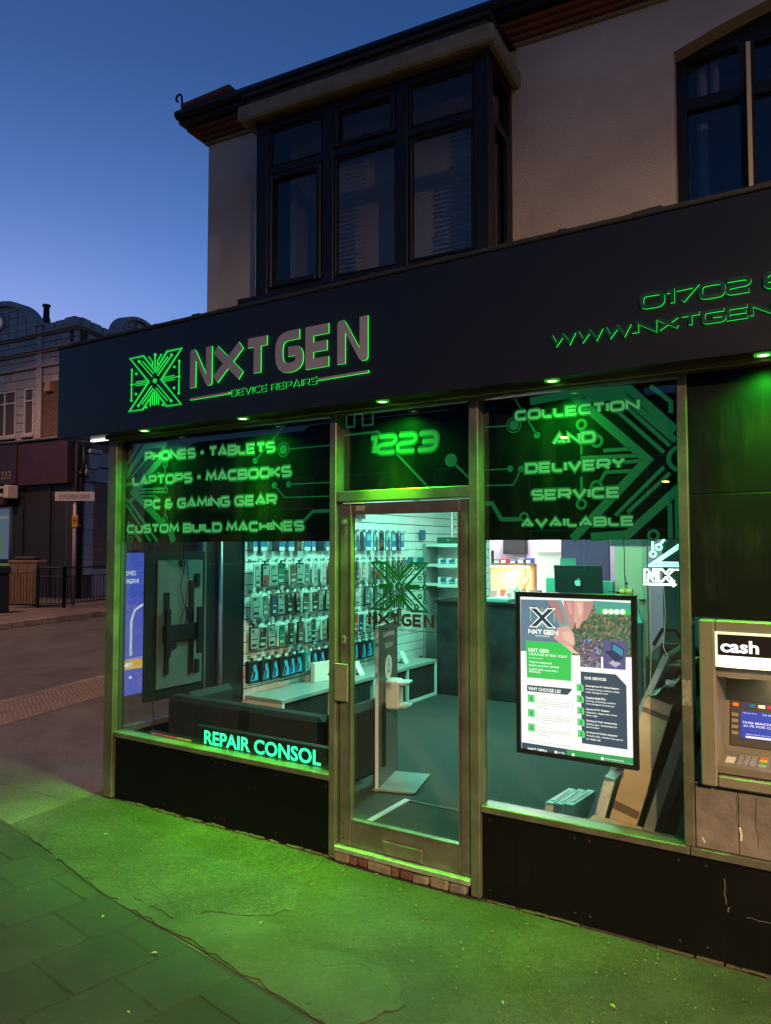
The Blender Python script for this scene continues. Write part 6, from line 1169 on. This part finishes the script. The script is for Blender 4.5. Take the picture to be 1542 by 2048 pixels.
# ground floor: burgundy shop, recessed doorway, corbel, brick side
mar = mat('burgundy_shop_fascia', (.03, .008, .012), .5, var=.25, vscale=2); mar2 = mat('faded_burgundy_panel', (.036, .009, .011), .5, var=.35, vscale=2); dkw = mat('dark_brown_shopfront', (.018, .013, .011), .5, var=.3)
mb = MB(); OB(mb, 2.58, 7, .02, .34, 3.92, 5.3, df, nf); mb.build('shop_fascia', mar, fb); mb = MB(); OB(mb, .05, 2.57, .02, .3, 3.85, 5.28, df, nf); mb.build('shop_fascia', mar2, fb); mb = MB(); OB(mb, .0, 7, -.02, .4, 5.305, 5.35, df, nf); mb.build('fascia_capping', lead, fb)
mb = MB(); OB(mb, .0, 3.0, -.05, .05, .1, 3.84, df, nf); mb.build('doorway', dkw, fb); mb = MB(); OB(mb, 1.1, 1.2, .051, .1, .1, 3.8, df, nf); OB(mb, 2.5, 2.62, .051, .1, .1, 3.8, df, nf); mb.build('doorway_frame', mat('darker_brown_frame', (.012, .009, .008), .5), fb)
mb = MB(); OB(mb, 3.0, 7, -.05, .06, .1, 1.0, df, nf); OB(mb, 3.0, 3.15, -.05, .06, 1.0, 3.84, df, nf); OB(mb, 3.15, 7, -.05, .06, 3.4, 3.84, df, nf); mb.build('shop_frame', mat('dark_green_shop_frame', (.012, .018, .012), .5), fb)
mb = MB(); OB(mb, 3.15, 7, .0, .012, 1.0, 3.4, df, nf); sg = mb.build('shop_glass', gl_dark, fb)
mb = MB(); OB(mb, 3.35, 4.6, .014, .02, 1.35, 3.1, df, nf); mb.build('window_poster', glow('dim_blue_poster', (.1, .16, .24), .55, False), sg); mb = MB(); OB(mb, 3.75, 4.6, .021, .024, 1.45, 2.2, df, nf); OB(mb, 3.3, 4.6, .021, .024, .9, 1.2, df, nf); mb.build('window_poster', glow('dim_green_poster', (.14, .2, .04), .5, False), sg); mb = MB(); OB(mb, 3.4, 4.6, .021, .024, 2.75, 2.85, df, nf); mb.build('poster_band', glow('dim_pale_band', (.3, .25, .22), .5, False), sg)
FT = (P0 + nf * .342 + df * 5.6, -df, Z3, nf); mb = MB(); write(mb, '1231-1233', FT, 1.2, 4.1, 1.55, .26, .004, .01); mb.build('fascia_lettering', mat('dull_gold_letter', (.2, .14, .08), .5), fb)
mb = MB(); OB(mb, 2.75, 7, .3, .6, 3.74, 3.82, df, nf, b=.02); OB(mb, 3.1, 7, .3, .5, 3.46, 3.6, df, nf, b=.02); OB(mb, 2.62, 2.85, .2, .62, 3.4, 3.86, df, nf, b=.03); mb.build('awning', mat('cream_awning', (.4, .33, .28), .7), fb); mb = MB(); OB(mb, 3.1, 7, .28, .46, 3.2, 3.45, df, nf, b=.02); mb.build('awning_cloth', mar, fb)
mb = MB(); OB(mb, .25, .8, -.05, .06, .8, 3.9, ds, nside, b=.01)
pil = mb.build('side_pilaster', fai[1], fb)
for k in range(6): mb = MB(); OB(mb, .24, .81, .0605, .085, .85 + k * .5, 1.33 + k * .5, ds, nside, b=.015); mb.build('faience_block', fai[k % 3], fb)
mb = MB(); OB(mb, .3, .78, .0, .32, 4.35, 4.85, ds, nside, b=.03); OB(mb, .34, .74, .0, .22, 4.1, 4.34, ds, nside, b=.03); OB(mb, .38, .7, .0, .13, 3.92, 4.09, ds, nside, b=.03); OB(mb, .22, .86, .0, .38, 4.86, 5.0, ds, nside, b=.02); OB(mb, .42, .66, .322, .34, 4.45, 4.75, ds, nside)
for k in range(4): OB(mb, .39 + k * .085, .43 + k * .085, .2, .25, 3.95, 4.34, ds, nside)
mb.build('corbel', fai[0], fb)
mb = MB(); OB(mb, .86, 9, -.05, .03, 3.98, 4.45, ds, nside); OB(mb, .86, 9, -.05, .06, .1, 1.03, ds, nside); OB(mb, .86, 9, -.05, .05, 4.5, 4.98, ds, nside); mb.build('plinth_band', fai[2], fb)
mb = MB(); c = P0 + ds * .12 + nside * .12; mb.tube([c + Z3 * .1, c + Z3 * 4.2, c + nside * .1 + Z3 * 4.5, c + nside * .1 + Z3 * 5.2], .075, 8); mb.cyl(c + Z3 * 4.1, c + Z3 * 4.25, .11); mb.cyl(c + Z3 * 2.4, c + Z3 * 2.5, .1); mb.build('drainpipe', iron, fb, smooth=True)
mb = MB(); OB(mb, .0, .26, -.05, .05, .1, 5.3, ds, nside); mb.build('dark_corner_post', dkw, fb)
# street name sign, hydrant plate
S = Vector((-16.46, 9.98, .09)); sg = thing('street_name_sign', 'white street name plate on a pole reading Elmsleigh Drive', 'street sign', tuple(S))
pd = Vector((.86, .51, 0)).normalized(); pn = Vector((.51, -.86, 0))
MB().cyl(S, S + Z3 * 2.98, .05, .05, 10).build('pole', mat('pinkish_painted_pole', (.3, .2, .18), .5), sg, smooth=True)
mb = MB(); mb.obox(S + Z3 * 3.12 + pn * .07 + pd * .02, (.57, .012, .13), pd, pn, Vector((0, 0, 1)) - pd * .0, b=.004); mb.build('name_plate', mat('white_sign_plate', (.42, .35, .33), .4), sg)
F = (S + Z3 * 3.05 + pn * .0835 - pd * .43, pd, Z3, pn); mb = MB(); write(mb, 'ELMSLEIGH DRIVE', F, 0, .0, .9, .13, .001, .0); mb.build('lettering', border[1], sg)
hp = thing('hydrant_plate', 'small yellow plate with a black H fixed to the street sign pole', 'hydrant sign', tuple(S + Z3 * 2.3)); mb = MB(); mb.obox(S + Z3 * 2.42 + pn * .065 + pd * .03, (.08, .008, .165), pd, pn, b=.003); mb.build('plate', mat('yellow_plate', (.5, .25, .02), .5), hp); F = (S + Z3 * 2.33 + pn * .0735 - pd * .02, pd, Z3, pn); mb = MB(); write(mb, 'H', F, 0, 0, .1, .19, .001, .02); mb.build('letter', border[1], hp)
# guard rail panels
a0 = Vector((-16.68, 9.02, .09)); a1 = Vector((-16.08, 9.42, .09)); a2 = Vector((-16.7, 11.9, .09)); a3 = Vector((-17.3, 14.2, .09))
def rail(a, b, label):
    t = thing('guard_rail', label, 'railing', tuple((a + b) / 2)); d = b - a; n = max(6, int(d.length / .13))
    mb = MB(); mb.tube([a + Z3 * 1.1, b + Z3 * 1.1], .022, 6); mb.tube([a + Z3 * .86, b + Z3 * .86], .015, 6); mb.tube([a + Z3 * .12, b + Z3 * .12], .018, 6); mb.build('rail', iron, t)
    for q in (a, b): MB().box(q.x - .035, q.x + .035, q.y - .035, q.y + .035, .09, 1.22, b=.005).build('rail_post', iron, t)
    bo = None
    for i in range(1, n): 
        q = a + d * (i / n); o = MB().cyl(q + Z3 * .12, q + Z3 * .86, .011, n=5).build('bar', iron, t)
rail(a0, a1, 'black guard railing from the slatted bin store to the corner post'); rail(a1, a2, 'black guard railing beside the street name sign'); rail(a2, a3, 'black guard railing running away along the side street')
mb = MB(); OB(mb, .9, 1.6, .9, 1.1, .1, .75, ds, nside)
# slatted timber bin store
bs = thing('timber_bin_store', 'slatted orange brown timber bin store beside the railing', 'bin store', (-17.1, 8.8, .09)); b0 = Vector((-17.39, 8.6, .09)); b1 = Vector((-16.76, 9.03, .09)); d = (b1 - b0).normalized(); nn = Vector((d.y, -d.x, 0)); L = (b1 - b0).length
for i in range(9):
    q = b0 + d * (L * (i + .5) / 9); mb = MB(); mb.obox(q + Z3 * .52 + nn * .03 * (i % 2) * .3, (.034, .015, .42), d, nn, b=.004); mb.build('slat', timber, bs)
mb = MB(); mb.obox(b0 + d * L / 2 - nn * .02 + Z3 * .5, (L / 2, .002, .44), d, nn); mb.build('dark_back', dkw, bs)
for k in range(3): q = b0 + d * (L * (k + .5) / 3) + Z3 * 1.09; mb = MB(); mb.obox(q, (L / 6 - .006, .02, .13), d, nn, b=.006); mb.build('top_board', timber, bs)
mb = MB(); mb.obox(b0 + d * L / 2 - nn * .3 + Z3 * 1.27, (L / 2 + .02, .33, .03), d, nn, b=.008); mb.build('lid', timber, bs); mb = MB(); mb.obox(b0 + d * L / 2 - nn * .3 + Z3 * 1.36, (L / 2 - .1, .22, .05), d, nn, b=.03); mb.build('black_sack', black_soft, bs)
t = thing('litter_bin', 'black litter bin at the left edge beside the timber store', 'litter bin', (-16.2, 7.55, .09)); MB().box(-16.42, -15.95, 7.33, 7.78, .0905, 1.05, b=.03).build('bin_body', black_gloss, t); MB().box(-16.45, -15.92, 7.3, 7.81, 1.055, 1.28, b=.05).build('bin_hood', black_gloss, t); MB().cyl((-15.95, 7.4, .95), (-15.93, 7.4, .95), .03, n=10).build('red_reflector', glow('red_pink_lamp', (1, .1, .2), 2, False), t)

# ------------------------------------------------------------------ street lamps (some seen lit in the glass, one added unseen) and the terrace across the main road
sod = glow('sodium_lamp_glass', (1, .62, .25), 40, False); pole_m = mat('grey_lamp_column', (.1, .1, .1), .5)
def street_lamp(x, y, h, dx, dy, energy, col, label, size=.12):
    t = thing('street_lamp', label, 'street lamp', (x, y, 0), 'street lamps along the road')
    mb = MB(); mb.tube([(x, y, 0), (x, y, h * .5), (x, y, h), (x + dx * .5, y + dy * .5, h + .25), (x + dx, y + dy, h + .28)], [.09, .07, .05, .04, .035], 8); mb.build('column', pole_m, t, smooth=True)
    MB().obox((x + dx * 1.15, y + dy * 1.15, h + .28), (.28, .12, .06), (dx, dy, 0), (-dy, dx, 0), b=.03).build('lantern', pole_m, t); MB().obox((x + dx * 1.15, y + dy * 1.15, h + .21), (.2, .09, .02), (dx, dy, 0), (-dy, dx, 0), b=.015).build('lamp_glass', sod, t)
    if energy: lamp('lamp_glow', 'SPOT', (x + dx * 1.15, y + dy * 1.15, h + .15), energy, col, t, (0, 0, 0), spot_size=R(165), spot_blend=.6, shadow_soft_size=size)
for a in LAMPS: street_lamp(*a)
ot = mat('terrace_brick_skin', (.09, .06, .05), .9, var=.3); wd_m = mat('dark_terrace_glass', (.02, .025, .03), .1)
for i in range(7):
    x = -34 + i * 9.5; t = thing('terraced_house', ('first', 'second', 'third', 'fourth', 'fifth', 'sixth', 'seventh')[i] + ' brick house from the left in the terrace across the main road', 'house', (x, -27, 0), 'terrace across the main road')
    MB().box(x, x + 9.4, -35, -27, -.04, 6 + (i % 3) * .3).build('wall', ot, t); hh = 6 + (i % 3) * .3
    mb = MB(); mb.convex([(x, -35, hh), (x + 9.4, -35, hh), (x + 9.4, -27, hh), (x, -27, hh), (x, -31, hh + 2.6), (x + 9.4, -31, hh + 2.6)], [[0, 1, 5, 4], [2, 3, 4, 5], [0, 3, 4], [1, 2, 5], [0, 1, 2, 3]]); mb.build('roof', roof_slate, t)
    for wx in (1, 5.6):
        for wz in (.8, 3.7): w_ = MB().box(x + wx, x + wx + 2.4, -27, -26.9, wz, wz + 1.7).build('window', wf, t); MB().box(x + wx + .08, x + wx + 2.32, -26.898, -26.88, wz + .08, wz + 1.62).build('pane', wd_m, w_)

# ------------------------------------------------------------------ small things on the ground
pr = random.Random(9); leaf_m = [mat('dry_leaf_%s' % n, c, .7) for n, c in (('yellow', (.22, .2, .04)), ('pale', (.24, .23, .15)), ('brown', (.1, .06, .025)))]
spots = [(-.54, -1.10, 'yellow', 'near the slab corner at left'), (.13, -.75, 'pale', 'on the smooth cement patch'), (.16, -1.52, 'yellow', 'at the bottom of the frame on a slab'), (-.08, -1.19, 'pale', 'beside the slab joint'), (-1.39, -.44, 'yellow', 'on the rough tarmac at left'), (1.32, -.72, 'pale', 'curled up in front of the right stall riser'), (1.68, -.52, 'yellow', 'near the wall under the cash machine')]
for x, y, c, wt in spots:
    t = thing('fallen_leaf', c + ' fallen leaf ' + wt, 'leaf', (x, y, .014)); r = pr.uniform(.010, .016); a = pr.uniform(0, 6); u_ = Vector((math.cos(a), math.sin(a), 0)); v_ = Vector((-u_.y, u_.x, 0)); c0 = Vector((x, y, .0165))
    pts = [(-1, 0, 0), (-.5, .45, .25), (.2, .5, .3), (1, 0, .15), (.2, -.5, .35), (-.5, -.45, .2), (0, 0, .02)]
    vs = [c0 + u_ * (p * r) + v_ * (q * r) + Z3 * (h * r) for p, q, h in pts]; mb = MB(); mb.add(vs, [[6, 0, 1], [6, 1, 2], [6, 2, 3], [6, 3, 4], [6, 4, 5], [6, 5, 0]]); mb.tube([vs[0], vs[0] - u_ * r * .7], .0008, 4); mb.build('leaf_blade', leaf_m[{'yellow': 0, 'pale': 1, 'brown': 2}[c]], t)
mb = MB()
for i in range(420):
    x, y = pr.uniform(-2, 2.4), -abs(pr.gauss(0, .5)) - .01
    if y < -1.5: continue
    r = pr.uniform(.0015, .0045); mb.obox((x, y, .012 + r * .6), (r, r * pr.uniform(.6, 1), r * .6), (1, pr.uniform(-1, 1), 0), (pr.uniform(-.3, .3), 1, pr.uniform(-.3, .3)))
mb.build('grit', [mat('loose_grit', (.12, .11, .09), .9, var=.5, vscale=40)], kind='stuff')
mb = MB()
for i in range(60):
    x, y = pr.uniform(-1.3, -.75), pr.uniform(-.01, .015); h = pr.uniform(.01, .035); mb.add([(x, y, .01), (x + .004, y, .01), (x + pr.uniform(-.015, .015), y - pr.uniform(0, .02), .01 + h)], [[0, 1, 2]])
mb.build('weeds', [mat('dry_weed', (.12, .1, .04), .8)], kind='stuff')
pts = [(-.55, -.18), (-.35, -.33), (-.28, -.5), (-.1, -.62)]
for nm, pts in (('ground_crack', [(-1.35, -.6), (-1.0, -.68), (-.72, -.7), (-.5, -.78), (-.3, -.86)]), ('ground_crack', [(.45, -.95), (.53, -.86), (.6, -.87), (.68, -.78), (.8, -.8)]), ('ground_crack', [(.62, -.75), (.85, -.55), (1.1, -.52)])):
    q = [(p[0] + pr.uniform(-.01, .01), p[1] + pr.uniform(-.01, .01)) for i in range(len(pts) - 1) for p in [(pts[i][0] * (1 - k / 4) + pts[i + 1][0] * k / 4, pts[i][1] * (1 - k / 4) + pts[i + 1][1] * k / 4) for k in range(4)]]
    mb = MB(); mb.stroke(q, .0022, UP(.0125)); o = mb.build(nm, mat('crack_dirt', (.02, .018, .012), .9) if 'crack_dirt' not in D.materials else D.materials['crack_dirt'], kind='structure')
